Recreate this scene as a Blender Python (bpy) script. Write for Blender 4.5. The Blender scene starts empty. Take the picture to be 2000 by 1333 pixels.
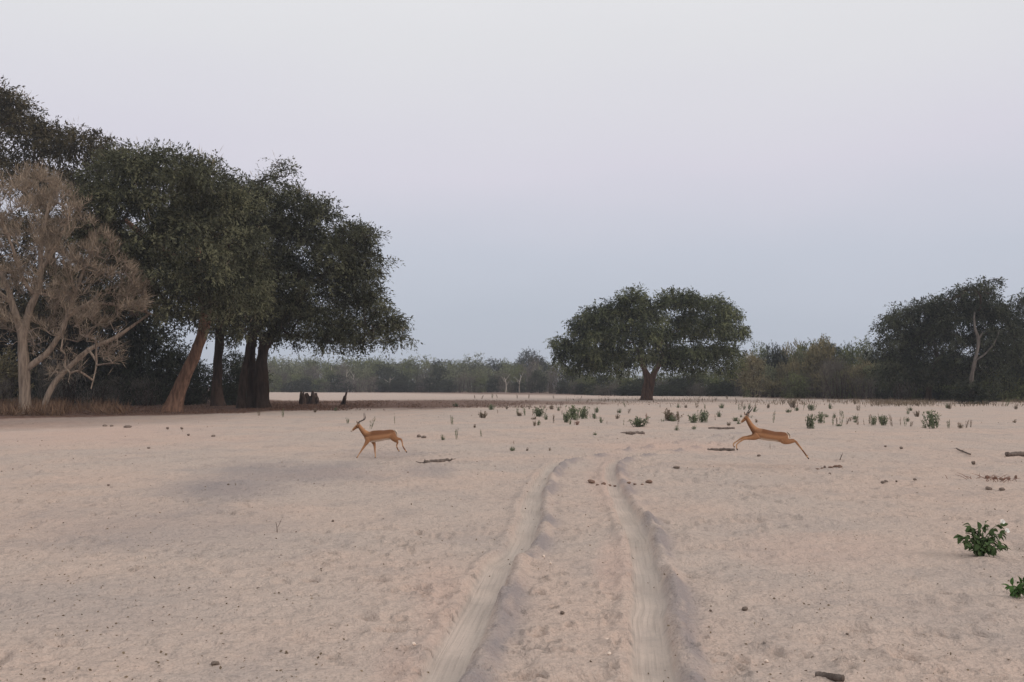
import bpy, bmesh, math
import numpy as np
from mathutils import Vector, Matrix, kdtree

# ------------------------------------------------------------------ camera, sky, light
scn = bpy.context.scene
COL = scn.collection
FPX, CH, HOR = 1944.0, 2.15, 755.0            # focal length in photo pixels, eye height, horizon row
PITCH = math.atan((HOR - 666.5) / FPX)
cam_d = bpy.data.cameras.new("camera")
cam = bpy.data.objects.new("camera", cam_d)
COL.objects.link(cam)
cam.location = (0, 0, CH)
cam.rotation_euler = (math.pi / 2 + PITCH, 0, 0)
cam_d.sensor_width = 36.0
cam_d.lens = 36.0 * FPX / 2000.0
cam_d.clip_start, cam_d.clip_end = 0.1, 12000
scn.camera = cam

SUN_EL, SUN_AZ = math.radians(25), math.radians(118)    # azimuth clockwise from the view direction
world = bpy.data.worlds.new("World")
scn.world = world
world.use_nodes = True
wn = world.node_tree
for n in list(wn.nodes):
    wn.nodes.remove(n)
def wnode(t, **k):
    n = wn.nodes.new(t)
    for a, b in k.items():
        setattr(n, a, b)
    return n
sky = wnode('ShaderNodeTexSky', sky_type='NISHITA', sun_disc=False, sun_elevation=math.radians(5),
            sun_rotation=SUN_AZ, dust_density=4.0, air_density=1.0)
b1 = wnode('ShaderNodeBackground'); b1.inputs[1].default_value = 0.06
wn.links.new(sky.outputs[0], b1.inputs[0])
tc = wnode('ShaderNodeTexCoord')
sep = wnode('ShaderNodeSeparateXYZ')
wn.links.new(tc.outputs['Generated'], sep.inputs[0])
wnoise = wnode('ShaderNodeTexNoise'); wnoise.inputs['Scale'].default_value = 2.2; wnoise.inputs['Detail'].default_value = 3
wmap = wnode('ShaderNodeMapping'); wmap.inputs['Scale'].default_value = (1, 1, 3.2)
wn.links.new(tc.outputs['Generated'], wmap.inputs[0]); wn.links.new(wmap.outputs[0], wnoise.inputs[0])
wm1 = wnode('ShaderNodeMath', operation='MULTIPLY_ADD')      # z + (noise-.5)*.1
wm1.inputs[1].default_value = 0.10
wm0 = wnode('ShaderNodeMath', operation='SUBTRACT'); wm0.inputs[1].default_value = 0.5
wn.links.new(wnoise.outputs[0], wm0.inputs[0]); wn.links.new(wm0.outputs[0], wm1.inputs[0]); wn.links.new(sep.outputs['Z'], wm1.inputs[2])
ramp = wnode('ShaderNodeValToRGB')
wn.links.new(wm1.outputs[0], ramp.inputs[0])
stops = [(0.0, (.468, .512, .592)), (.06, (.486, .530, .614)), (.13, (.548, .580, .668)), (.22, (.672, .655, .737)),
         (.33, (.735, .735, .765)), (.6, (.90, .90, .90)), (1.0, (1.0, 1.0, 1.0))]
el = ramp.color_ramp.elements
el[0].position, el[0].color = stops[0][0], (*stops[0][1], 1)
el[1].position, el[1].color = stops[-1][0], (*stops[-1][1], 1)
for p, c in stops[1:-1]:
    e = el.new(p); e.color = (*c, 1)
b2 = wnode('ShaderNodeBackground'); b2.inputs[1].default_value = 1.17
wn.links.new(ramp.outputs[0], b2.inputs[0])
wmix = wnode('ShaderNodeMixShader'); wmix.inputs[0].default_value = 0.86
wout = wnode('ShaderNodeOutputWorld')
wn.links.new(b1.outputs[0], wmix.inputs[1]); wn.links.new(b2.outputs[0], wmix.inputs[2]); wn.links.new(wmix.outputs[0], wout.inputs[0])

sun_d = bpy.data.lights.new("sun", 'SUN')
sun_d.energy = 1.4
sun_d.angle = math.radians(22)
sun_d.color = (1.0, 0.88, 0.80)
sun = bpy.data.objects.new("sun", sun_d)
COL.objects.link(sun)
sdir = Vector((math.sin(SUN_AZ) * math.cos(SUN_EL), math.cos(SUN_AZ) * math.cos(SUN_EL), math.sin(SUN_EL)))
sun.rotation_euler = sdir.to_track_quat('Z', 'Y').to_euler()
sun.location = sdir * 200

vs = scn.view_settings
vs.view_transform = 'Standard'; vs.look = 'None'; vs.exposure = 0.0; vs.gamma = 1.0; vs.use_curve_mapping = False
cy = scn.cycles
cy.max_bounces = 5; cy.diffuse_bounces = 3; cy.glossy_bounces = 1; cy.transmission_bounces = 3
cy.transparent_max_bounces = 4; cy.volume_bounces = 0
cy.use_denoising = True
cy.caustics_reflective = cy.caustics_refractive = False

# ------------------------------------------------------------------ helpers
RNG = np.random.default_rng(7)

def lattice(ix, iy, seed):
    h = (ix.astype(np.int64) * 374761393 + iy.astype(np.int64) * 668265263 + seed * 974634777) & 0xFFFFFFFF
    h = ((h ^ (h >> 13)) * 1274126177) & 0xFFFFFFFF
    h = (h ^ (h >> 16)) & 0xFFFFFFFF
    return h / 4294967295.0

def vnoise(x, y, seed=0):
    x = np.asarray(x, float); y = np.asarray(y, float)
    ix, iy = np.floor(x), np.floor(y)
    fx, fy = x - ix, y - iy
    fx = fx * fx * (3 - 2 * fx); fy = fy * fy * (3 - 2 * fy)
    a, b = lattice(ix, iy, seed), lattice(ix + 1, iy, seed)
    c, d = lattice(ix, iy + 1, seed), lattice(ix + 1, iy + 1, seed)
    return (a * (1 - fx) + b * fx) * (1 - fy) + (c * (1 - fx) + d * fx) * fy

def fbm(x, y, seed=0, octv=4):
    s, a, t = 0, 1, 0
    for k in range(octv):
        s = s + a * vnoise(x * 2 ** k + 17 * k, y * 2 ** k - 9 * k, seed + k); t += a; a *= .5
    return s / t

def smooth(a, b, x):
    t = np.clip((x - a) / (b - a), 0, 1)
    return t * t * (3 - 2 * t)

CP, SP = math.cos(PITCH), math.sin(PITCH)
def ray(px, py):
    u, v = (px - 1000.0) / FPX, (666.5 - py) / FPX
    return np.array([u, CP - v * SP, SP + v * CP])

def flat_at(px, py):                         # pixel -> point on the level ground
    d = ray(px, py); t = CH / -d[2]
    return np.array([d[0] * t, d[1] * t])

def at_y(px, py, Y):                         # pixel -> point at ground distance Y
    d = ray(px, py); t = Y / d[1]
    return np.array([d[0] * t, Y, CH + d[2] * t])

def to_px(x, y, z=0.0):
    yy = np.maximum(y, 1e-3); zz = z - CH
    f = yy * CP + zz * SP; up = -yy * SP + zz * CP
    return 1000 + FPX * x / f, 666.5 - FPX * up / f

# ---- wheel ruts, traced on the ground
RUT_L = [(790, 1400), (857, 1333), (894, 1250), (942, 1165), (970, 1108), (1012, 1073), (1033, 1020), (1044, 966), (1066, 924),
         (1098, 903), (1165, 889), (1260, 874), (1360, 858), (1450, 845), (1560, 836)]
RUT_R = [(1278, 1400), (1276, 1333), (1270, 1250), (1266, 1179), (1259, 1108), (1252, 1073), (1241, 1037), (1221, 1002), (1205, 966),
         (1193, 931), (1196, 908), (1235, 894), (1320, 880), (1420, 862), (1520, 850), (1640, 838)]
def spline(P, n=12):
    P = [np.array(p, float) for p in P]
    P = [2 * P[0] - P[1]] + P + [2 * P[-1] - P[-2]]
    out = []
    for i in range(1, len(P) - 2):
        for k in range(n):
            t = k / n
            out.append(.5 * ((2 * P[i]) + (-P[i-1] + P[i+1]) * t + (2*P[i-1] - 5*P[i] + 4*P[i+1] - P[i+2]) * t*t + (-P[i-1] + 3*P[i] - 3*P[i+1] + P[i+2]) * t**3))
    out.append(P[-2])
    return np.array(out)
RUTS = [spline([flat_at(*p) for p in R], 6) for R in (RUT_L, RUT_R)]

def rut_dist(x, y):
    """signed lateral offset to each rut's middle (positive to the right of travel) and its length coordinate"""
    res = []
    for P in RUTS:
        best = np.full(x.shape, 1e9); sgn = np.zeros(x.shape); run = np.zeros(x.shape); s0 = 0
        for a, b in zip(P[:-1], P[1:]):
            d = b - a; L = np.hypot(*d); u = d / L
            t = np.clip((x - a[0]) * u[0] + (y - a[1]) * u[1], 0, L)
            qx, qy = x - a[0] - t * u[0], y - a[1] - t * u[1]
            dd = np.hypot(qx, qy); m = dd < best
            best = np.where(m, dd, best)
            sgn = np.where(m, np.sign(u[1] * qx - u[0] * qy), sgn)
            run = np.where(m, s0 + t, run); s0 += L
        res.append((best * sgn, run))
    return res

def rut_terms(x, y):
    near = (y > 3) & (y < 62) & (np.abs(x) < 26)
    z = np.zeros(x.shape); mask = np.zeros(x.shape)
    berm_shade = np.zeros(x.shape)
    rut_terms.lat, rut_terms.run = np.zeros(x.shape), np.zeros(x.shape)
    if not near.any():
        return z, mask, berm_shade
    xs, ys = x[near], y[near]
    zz = np.zeros(xs.shape); mm = np.zeros(xs.shape); bb = np.zeros(xs.shape); la = np.full(xs.shape, 9.0); ru = np.zeros(xs.shape)
    for k, (s, run) in enumerate(rut_dist(xs, ys)):
        w = (.168, .155)[k] * (1 - .25 * smooth(8, 22, run)) + .04 * (vnoise(run * .9, 0 * run + k, 31) - .5)
        wob = s + .05 * (vnoise(run * 1.4, 0 * run + 5 * k, 41) - .5)
        a = np.abs(wob)
        fade = 1 - .8 * smooth(30, 58, run + 7)
        inside = 1 - smooth(w * .78, w * 1.18, a)
        groove = 0
        bl = np.exp(-((wob + w + .09) / .08) ** 2) * (.022 + .03 * vnoise(run * 2.3, run * 0 + k, 51))
        br = np.exp(-((wob - w - .11) / .10) ** 2) * (.045 + .085 * vnoise(run * 2.0, run * 0 + k, 61))
        zz += fade * (-.065 * inside + groove + bl + br)
        mm = np.maximum(mm, inside * fade)
        cl = np.abs(wob) < np.abs(la); la = np.where(cl, wob, la); ru = np.where(cl, run, ru)
        bb = np.maximum(bb, fade * np.exp(-((wob - w - .16) / .16) ** 2) * smooth(.3, .7, fbm(run * 1.1, wob * 3, 71)))  # mask for shade painted on the bank right of the rut
    z[near] = zz; mask[near] = mm; berm_shade[near] = bb
    rut_terms.lat[near] = la; rut_terms.run[near] = ru
    return z, mask, berm_shade

def pits(x, y, cell, rad, depth, seed, dens=.8):
    gx, gy = np.floor(x / cell), np.floor(y / cell)
    z = np.zeros(x.shape)
    for i in (-1, 0, 1):
        for j in (-1, 0, 1):
            cx, cy_ = gx + i, gy + j
            r1, r2, r3, r4 = (lattice(cx, cy_, seed + q) for q in range(4))
            dx, dy = x - (cx + r1) * cell, y - (cy_ + r2) * cell
            ang = r3 * 3.14
            a = dx * np.cos(ang) + dy * np.sin(ang); b = -dx * np.sin(ang) + dy * np.cos(ang)
            d = np.sqrt((a / 1.5) ** 2 + b ** 2) / (rad * (.7 + .7 * r4))
            amp = np.where(r4 < dens, .5 + r3, 0)
            z += depth * amp * (-np.exp(-d * d * 1.6) + .42 * np.exp(-((d - 1.5) / .42) ** 2))
    return z

def height(x, y, fine=True):
    x = np.asarray(x, float); y = np.asarray(y, float)
    r = np.hypot(x, y)
    z = .10 * (fbm(x * .06, y * .06, 3, 3) - .5) * smooth(4, 25, r) + .35 * (fbm(x * .012 + 5, y * .012, 8, 3) - .5) * smooth(60, 200, r)
    if fine:
        zr, m, b = rut_terms(x, y)
        k = (1 - m) * (1 - smooth(55, 110, r))
        z = z + zr + k * (.10 * (fbm(x * .9, y * 1.9, 13, 4) - .5) + .10 * (fbm(x * 2.2 + y * .5, y * 4.6 - x * .4, 23, 3) - .5))
        nearm = r < 45
        if nearm.any():
            pz = (.25 + 1.1 * smooth(.35, .65, fbm(x[nearm] * .4, y[nearm] * .4, 411, 2))) * (pits(x[nearm], y[nearm], .62, .10, .055, 101, .5) + pits(x[nearm], y[nearm], .37, .05, .045, 201, .5) + pits(x[nearm], y[nearm], .27, .035, .03, 251, .5))
            z[nearm] += pz * k[nearm]
    return z

def hz(x, y):
    return float(height(np.array([x]), np.array([y]))[0])

def ground_at(px, py):
    p = flat_at(px, py)
    for _ in range(4):
        z = hz(p[0], p[1]); d = ray(px, py); t = (CH - z) / -d[2]
        p = np.array([d[0] * t, d[1] * t])
    return np.array([p[0], p[1], hz(p[0], p[1])])

def mesh_from(name, V, Q, smooth_sh=False, attrs=None):
    V = np.asarray(V, np.float32); Q = np.asarray(Q, np.int32)
    me = bpy.data.meshes.new(name)
    k = Q.shape[1]
    me.vertices.add(len(V)); me.vertices.foreach_set("co", V.ravel())
    me.loops.add(Q.size); me.loops.foreach_set("vertex_index", Q.ravel())
    me.polygons.add(len(Q)); me.polygons.foreach_set("loop_start", np.arange(0, Q.size, k, dtype=np.int32))
    if smooth_sh:
        me.polygons.foreach_set("use_smooth", np.ones(len(Q), bool))
    me.update(calc_edges=True)
    for an, av in (attrs or {}).items():
        av = np.asarray(av, np.float32)
        if av.ndim == 1:
            me.attributes.new(an, 'FLOAT', 'POINT').data.foreach_set("value", av)
        else:
            me.attributes.new(an, 'FLOAT_COLOR', 'POINT').data.foreach_set("color", np.c_[av, np.ones(len(av))].astype(np.float32).ravel())
    return me

class MB:
    """collects quads; build() links them as one mesh object"""
    def __init__(s):
        s.V, s.Q, s.A, s.n = [], [], [], 0
    def add(s, V, Q, a=0.5):
        V = np.asarray(V, float); Q = np.asarray(Q, int)
        s.V.append(V); s.Q.append(Q + s.n); s.n += len(V)
        s.A.append(np.full(len(V), a) if np.isscalar(a) else np.asarray(a, float))
    def tube(s, P, R, n=8, ridge=0.0, seed=0, a=.5, flare=0.0):
        P = np.asarray(P, float); R = np.asarray(R, float); m = len(P)
        T = np.gradient(P, axis=0) if m > 2 else np.repeat((P[-1:] - P[:1]), m, 0)
        T /= np.linalg.norm(T, axis=1, keepdims=True) + 1e-9
        up = np.where(np.abs(T[:, 1:2]) < .9, np.array([[0, 1., 0]]), np.array([[1., 0, 0]]))
        A = np.cross(T, up); A /= np.linalg.norm(A, axis=1, keepdims=True) + 1e-9
        B = np.cross(T, A)
        th = np.linspace(0, 2 * np.pi, n, endpoint=False)
        rr = R[:, None] * np.ones((m, n))
        if ridge:
            s_ = np.arange(m)[:, None] * .35
            rr = rr * (1 + ridge * (2 * vnoise(th[None, :] / 6.2832 * 9 + s_ * .2, s_ + 0 * th[None, :], seed) - 1)
                       + ridge * .8 * (2 * vnoise(th[None, :] / 6.2832 * 4 + 50, s_ * .6 + 0 * th[None, :], seed + 3) - 1))
        V = P[:, None, :] + rr[:, :, None] * (np.cos(th)[None, :, None] * A[:, None, :] + np.sin(th)[None, :, None] * B[:, None, :])
        i = np.arange(m - 1)[:, None] * n; j = np.arange(n)[None, :]; j2 = (j + 1) % n
        Q = np.stack([i + j, i + j2, i + n + j2, i + n + j], -1).reshape(-1, 4)
        s.add(V.reshape(-1, 3), Q, a)
    def leaves(s, P, D, L, W, a, rng, nh=None):
        """diamond leaves from base points P along unit directions D"""
        P = np.asarray(P, float); N = len(P)
        S = np.cross(D, rng.normal(size=(N, 3)) if nh is None else nh); S /= np.linalg.norm(S, axis=1, keepdims=True) + 1e-9
        L = np.broadcast_to(L, N)[:, None]; W = np.broadcast_to(W, N)[:, None]
        V = np.stack([P, P + D * L * .45 + S * W * .5, P + D * L, P + D * L * .45 - S * W * .5], 1).reshape(-1, 3)
        Q = np.arange(4 * N).reshape(-1, 4)
        s.add(V, Q, np.repeat(np.broadcast_to(a, N), 4))
    def build(s, name, mat, parent=None, smooth_sh=False, loc=(0, 0, 0)):
        V = np.concatenate(s.V) - np.asarray(loc)[None, :]
        me = mesh_from(name, V, np.concatenate(s.Q), smooth_sh, {"var": np.concatenate(s.A)})
        me.materials.append(mat)
        o = bpy.data.objects.new(name, me)
        COL.objects.link(o)
        if parent:
            o.parent = parent
        return o

def unit(v):
    return v / (np.linalg.norm(v, axis=-1, keepdims=True) + 1e-9)

def tag(o, label, cat, group=None, kind=None):
    if label: o["label"] = label
    if cat: o["category"] = cat
    if group: o["group"] = group
    if kind: o["kind"] = kind
    return o

def empty(name, loc):
    o = bpy.data.objects.new(name, None)
    o.empty_display_size = .2
    COL.objects.link(o); o.location = loc
    return o

def obj(name, me, loc=(0, 0, 0), rz=0.0, sc=(1, 1, 1), parent=None):
    o = bpy.data.objects.new(name, me)
    COL.objects.link(o); o.location = loc; o.rotation_euler = (0, 0, rz); o.scale = sc
    if parent: o.parent = parent
    return o

# ------------------------------------------------------------------ materials
class NT:
    def __init__(s, name):
        s.m = bpy.data.materials.new(name); s.m.use_nodes = True
        s.t = s.m.node_tree
        for n in list(s.t.nodes): s.t.nodes.remove(n)
        s.out = s.n('ShaderNodeOutputMaterial')
    def n(s, t, ins=None, **k):
        x = s.t.nodes.new(t)
        for a, b in k.items(): setattr(x, a, b)
        for a, b in (ins or {}).items():
            if isinstance(b, bpy.types.NodeSocket): s.t.links.new(b, x.inputs[a])
            else: x.inputs[a].default_value = b
        return x
    def mix(s, f, a, b, mode='MIX'):
        x = s.n('ShaderNodeMix', data_type='RGBA', blend_type=mode)
        for i, v in ((0, f), (6, a), (7, b)):
            if isinstance(v, bpy.types.NodeSocket): s.t.links.new(v, x.inputs[i])
            else: x.inputs[i].default_value = v if not isinstance(v, tuple) else (*v, 1)
        return x.outputs[2]
    def math(s, op, a, b=0.0, c=0.0, clamp=False):
        x = s.n('ShaderNodeMath', operation=op, use_clamp=clamp)
        for i, v in enumerate((a, b, c)):
            if isinstance(v, bpy.types.NodeSocket): s.t.links.new(v, x.inputs[i])
            else: x.inputs[i].default_value = v
        return x.outputs[0]
    def rng(s, v, a, b, c=0.0, d=1.0):
        x = s.n('ShaderNodeMapRange', {0: v, 1: a, 2: b, 3: c, 4: d}); x.interpolation_type = 'SMOOTHSTEP'
        return x.outputs[0]
    def noise(s, scale, detail=4, rough=.55, co=None, sc3=None):
        if co is None: co = s.n('ShaderNodeTexCoord').outputs['Object']
        if sc3: co = s.n('ShaderNodeMapping', {0: co, 3: sc3}).outputs[0]
        return s.n('ShaderNodeTexNoise', {'Vector': co, 'Scale': scale, 'Detail': detail, 'Roughness': rough}).outputs[0]
    def attr(s, name, out='Fac'):
        return s.n('ShaderNodeAttribute', attribute_name=name).outputs[out]
    def done(s, sh):
        s.t.links.new(sh, s.out.inputs[0]); return s.m
    def bsdf(s, col, rough=.9, normal=None, spec=.15):
        b = s.n('ShaderNodeBsdfPrincipled', {'Base Color': col if isinstance(col, bpy.types.NodeSocket) else (*col, 1), 'Roughness': rough, 'Specular IOR Level': spec})
        if normal is not None: s.t.links.new(normal, b.inputs['Normal'])
        return b.outputs[0]

def foliage_mat(name, dark, mid, light, trans=.22):
    t = NT(name)
    v = t.attr("var")
    r = t.n('ShaderNodeObjectInfo').outputs['Random']
    n = t.noise(.55, 2)
    f = t.math('ADD', v, t.math('MULTIPLY_ADD', n, .7, -.35), clamp=True)
    f = t.math('ADD', f, t.math('MULTIPLY_ADD', r, .24, -.12), clamp=True)
    c = t.mix(t.rng(f, .0, .5), dark, mid)
    c = t.mix(t.rng(f, .5, 1.0), c, light)
    d = t.n('ShaderNodeBsdfDiffuse', {'Color': c}).outputs[0]
    tr = t.n('ShaderNodeBsdfTranslucent', {'Color': c}).outputs[0]
    return t.done(t.n('ShaderNodeMixShader', {0: trans, 1: d, 2: tr}).outputs[0])

def bark_mat(name, a, b, scale=3.0):
    t = NT(name)
    n = t.noise(scale, 5, .6, sc3=(1, 1, .16))
    n2 = t.noise(.6, 3)
    c = t.mix(t.rng(n, .32, .66), a, b)
    c = t.mix(t.math('MULTIPLY', n2, .35), c, tuple(min(1, x * 1.5) for x in b))
    bp = t.n('ShaderNodeBump', {'Strength': .9, 'Distance': .08, 'Height': n}).outputs[0]
    return t.done(t.bsdf(c, .95, bp, .05))

def plain_mat(name, a, b, scale=8.0, rough=.9, spec=.1, bump=.0):
    t = NT(name)
    n = t.noise(scale, 4)
    c = t.mix(t.rng(n, .3, .7), a, b)
    nm = t.n('ShaderNodeBump', {'Strength': .6, 'Distance': bump, 'Height': n}).outputs[0] if bump else None
    return t.done(t.bsdf(c, rough, nm, spec))

def sand_mat():
    t = NT("sand_ground")
    big = t.noise(.16, 4, .6); med = t.noise(.8, 4, .6, sc3=(1, .6, 1)); fine = t.noise(6.5, 5, .65, sc3=(1, .8, 1)); mid = t.noise(9.0, 2, .5, sc3=(1, 1.2, 1)); grain = t.noise(38, 3, .6)
    c = t.mix(t.rng(big, .35, .68), (.462, .380, .330), (.512, .390, .324))
    c = t.mix(t.math('MULTIPLY', t.rng(med, .46, .70), .50), c, (.345, .292, .268))
    c = t.mix(t.math('MULTIPLY', t.rng(fine, .53, .66), .42), c, (.255, .212, .192))
    c = t.mix(t.math('MULTIPLY', t.rng(grain, .42, .75), .20), c, (.55, .47, .41))
    c = t.mix(t.math('MULTIPLY', t.rng(grain, .55, .38), .22), c, (.22, .18, .16))
    c = t.mix(t.math('MULTIPLY', t.attr("pink"), .55), c, (.525, .368, .305))
    c = t.mix(t.math('MULTIPLY', t.attr("rut"), .55), c, (.500, .430, .375))
    lat = t.attr("lateral")
    st = t.n('ShaderNodeTexNoise', {'Vector': t.n('ShaderNodeCombineXYZ', {0: t.math('MULTIPLY', lat, 34.0), 1: t.math('MULTIPLY', t.attr("run"), .5)}).outputs[0], 'Scale': 1.0, 'Detail': 3.0}).outputs[0]
    rutm = t.attr("rut")
    c = t.mix(t.math('MULTIPLY', rutm, t.rng(st, .46, .66, 0, .40)), c, (.335, .285, .248))
    c = t.mix(t.math('MULTIPLY', t.attr("ash_shade"), .72), c, (.215, .197, .205))  # grey ground stain, plus shade painted along the rut banks
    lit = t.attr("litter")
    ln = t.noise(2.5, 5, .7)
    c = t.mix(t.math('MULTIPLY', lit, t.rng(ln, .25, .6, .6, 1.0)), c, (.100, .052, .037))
    sr = t.math('MULTIPLY', t.math('SUBTRACT', 1.0, rutm), 1.0)
    h = t.math('MULTIPLY', sr, t.math('ADD', t.math('ADD', t.math('MULTIPLY', fine, .9), t.math('MULTIPLY', mid, .8)), t.math('MULTIPLY', grain, .25)))
    h = t.math('ADD', h, t.math('MULTIPLY', rutm, t.math('MULTIPLY', st, .30)))
    bp = t.n('ShaderNodeBump', {'Strength': .85, 'Distance': .09, 'Height': h}).outputs[0]
    return t.done(t.bsdf(c, .97, bp, .05))

M = {}
M['sand'] = sand_mat()
M['leaf_dark'] = foliage_mat("foliage_dark_olive", (.026, .028, .018), (.078, .081, .052), (.155, .155, .094))
M['leaf_grey'] = foliage_mat("foliage_grey_green", (.024, .029, .018), (.074, .084, .046), (.155, .165, .085))
M['leaf_brown'] = foliage_mat("foliage_brown_olive", (.024, .021, .013), (.058, .050, .029), (.115, .095, .054))
M['leaf_blue'] = foliage_mat("foliage_blue_green", (.018, .021, .016), (.045, .050, .034), (.090, .095, .060))
M['shrub_green'] = foliage_mat("shrub_green", (.050, .060, .032), (.12, .135, .062), (.20, .21, .09))
M['shrub_pale'] = foliage_mat("shrub_pale_green", (.070, .078, .048), (.150, .158, .095), (.245, .25, .15))
M['shrub_tan'] = foliage_mat("shrub_tan_green", (.095, .082, .05), (.19, .165, .095), (.29, .245, .14))
M['shrub_grey'] = foliage_mat("shrub_grey_brown", (.064, .059, .050), (.118, .106, .090), (.18, .160, .132))
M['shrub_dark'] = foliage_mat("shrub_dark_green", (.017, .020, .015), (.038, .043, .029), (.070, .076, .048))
M['shrub_bare'] = foliage_mat("shrub_bare", (.085, .074, .064), (.15, .13, .112), (.22, .19, .165), .05)
M['twig'] = foliage_mat("bare_twigs", (.140, .110, .082), (.262, .208, .156), (.40, .322, .245), .05)
M['weed'] = foliage_mat("weed_green", (.075, .092, .055), (.15, .175, .105), (.24, .26, .16))
M['weed_brown'] = foliage_mat("weed_brown", (.11, .085, .06), (.18, .14, .10), (.26, .205, .14))
M['weed_red'] = foliage_mat("weed_red_brown", (.15, .075, .055), (.24, .12, .09), (.32, .18, .13))
M['grass_tan'] = foliage_mat("dry_grass", (.085, .050, .034), (.150, .095, .064), (.23, .155, .105), .15)
M['litter'] = foliage_mat("leaf_litter", (.075, .045, .034), (.130, .080, .060), (.20, .125, .092), .05)
M['bark_red'] = bark_mat("bark_reddish", (.048, .029, .021), (.185, .108, .075), 5.0)
M['bark_dark'] = bark_mat("bark_dark", (.019, .014, .011), (.058, .038, .029), 4.0)
M['bark_grey'] = bark_mat("bark_grey", (.105, .080, .062), (.30, .235, .185), 5.5)
M['bark_brown'] = bark_mat("bark_brown", (.035, .023, .018), (.12, .072, .054), 5)
M['bark_limb'] = bark_mat("bark_limb", (.060, .052, .046), (.145, .127, .114), 4)
M['bark_pale'] = bark_mat("bark_pale", (.27, .235, .20), (.43, .38, .33), 3)
M['wood'] = bark_mat("weathered_wood", (.07, .055, .048), (.18, .145, .125), 9)
M['stump'] = bark_mat("charred_wood", (.020, .015, .013), (.075, .052, .042), 6)
M['clod'] = plain_mat("red_clod", (.13, .083, .062), (.24, .158, .122), 14, .95, .05, .02)
M['dung'] = plain_mat("dung_clod", (.11, .085, .07), (.24, .19, .16), 14, .95, .05, .02)
M['chip'] = plain_mat("pale_chip", (.62, .50, .42), (.78, .66, .56), 20, .8, .1)
M['horn'] = plain_mat("horn_dark", (.035, .028, .024), (.085, .068, .058), 40, .6, .3, .004)
M['eye'] = plain_mat("eye_dark", (.012, .009, .008), (.02, .015, .012), 10, .2, .5)
M['weedleaf'] = foliage_mat("broad_leaf", (.050, .078, .036), (.095, .140, .060), (.17, .22, .10))
M['weedleaf_bright'] = foliage_mat("broad_leaf_bright", (.05, .10, .035), (.09, .165, .055), (.16, .25, .09))
M['petal'] = plain_mat("white_petal", (.72, .70, .66), (.82, .80, .76), 6, .6, .2)
M['stem'] = plain_mat("green_stem", (.07, .10, .045), (.12, .15, .07), 10, .7, .2)

# ------------------------------------------------------------------ ground
def build_ground():
    fine = np.concatenate([np.arange(-40, -8, .2), np.arange(-8, 14, .09), np.arange(14, 40.1, .2)])
    rest = np.linspace(41, 319, 64)[1:-1]
    th = np.radians(np.concatenate([fine, rest]))
    r = [0.4, 1.2, 2, 2.8, 3.5, 4.1, 4.7, 5.2, 5.6]
    while r[-1] < 3200:
        x = r[-1]
        g = .0045 if x < 14 else .008 if x < 60 else .012 if x < 150 else .035
        r.append(x * (1 + g))
    r = np.array(r)
    X = r[:, None] * np.sin(th)[None, :]; Y = r[:, None] * np.cos(th)[None, :]
    x, y = X.ravel(), Y.ravel()
    z = height(x, y)
    _, rut, berm_shade = rut_terms(x, y); lat, run = rut_terms.lat, rut_terms.run
    px, py = to_px(x, np.where(y > 1, y, 1.0))
    front = y > 1
    n1 = fbm(x * .22, y * .07, 301, 4) - .5
    n2 = fbm(x * .9, y * .35, 305, 3) - .5
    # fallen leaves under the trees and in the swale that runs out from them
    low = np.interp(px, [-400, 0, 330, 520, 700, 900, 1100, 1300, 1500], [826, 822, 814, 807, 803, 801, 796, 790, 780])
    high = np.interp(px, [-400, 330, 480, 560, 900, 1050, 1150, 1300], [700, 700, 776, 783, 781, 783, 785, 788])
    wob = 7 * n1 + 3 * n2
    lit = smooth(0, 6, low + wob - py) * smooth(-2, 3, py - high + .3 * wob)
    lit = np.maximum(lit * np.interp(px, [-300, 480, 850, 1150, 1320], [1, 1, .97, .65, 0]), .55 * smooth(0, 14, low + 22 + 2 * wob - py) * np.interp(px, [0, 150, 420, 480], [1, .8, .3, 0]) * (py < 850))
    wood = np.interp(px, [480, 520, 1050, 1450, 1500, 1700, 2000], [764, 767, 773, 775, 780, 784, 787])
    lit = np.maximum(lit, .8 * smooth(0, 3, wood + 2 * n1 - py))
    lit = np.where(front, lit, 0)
    def blob(cx, cy_, ax, ay, g=1.0):
        d = ((px - cx) / ax) ** 2 + ((py - cy_) / ay) ** 2 + 1.6 * n1 + 1.0 * n2
        return g * (1 - smooth(-.5, 1.5, d))
    ash_shade = np.maximum.reduce([blob(430, 955, 150, 34), blob(560, 925, 230, 26, .75), blob(250, 1030, 330, 60, .45), blob(830, 922, 70, 20, .55),
                             blob(760, 890, 90, 12, .5), blob(120, 1180, 300, 60, .3), berm_shade * 1.0])  # blobs are grey stain; last term paints shade on the rut banks
    ash_shade = np.where(front, ash_shade, 0)
    pink = np.maximum.reduce([blob(150, 850, 330, 30, .9), blob(1190, 930, 50, 60, .9), blob(1200, 1110, 40, 60, .9), blob(1300, 872, 200, 16, .8),
                              blob(860, 1200, 60, 110, .7), blob(780, 1310, 60, 60, .8), blob(1600, 1080, 170, 40, .5)])
    pink = np.where(front, pink, 0)
    R, T = X.shape
    i = np.arange(R - 1)[:, None] * T; j = np.arange(T)[None, :]; j2 = (j + 1) % T
    Q = np.stack([i + j2, i + j, i + T + j, i + T + j2], -1).reshape(-1, 4)
    V = np.c_[x, y, z]
    c = len(V); V = np.vstack([V, [[0, 0, 0]]])
    me = mesh_from("ground", V, Q, True, {"litter": np.r_[lit, 0], "rut": np.r_[rut, 0], "ash_shade": np.r_[ash_shade, 0], "pink": np.r_[pink, 0], "lateral": np.r_[lat, 0], "run": np.r_[run, 0]})
    me.materials.append(M['sand'])
    o = obj("ground", me)
    o["kind"] = "structure"; o["label"] = "pale trampled sand plain crossed by two wheel ruts"
    return o
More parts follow.
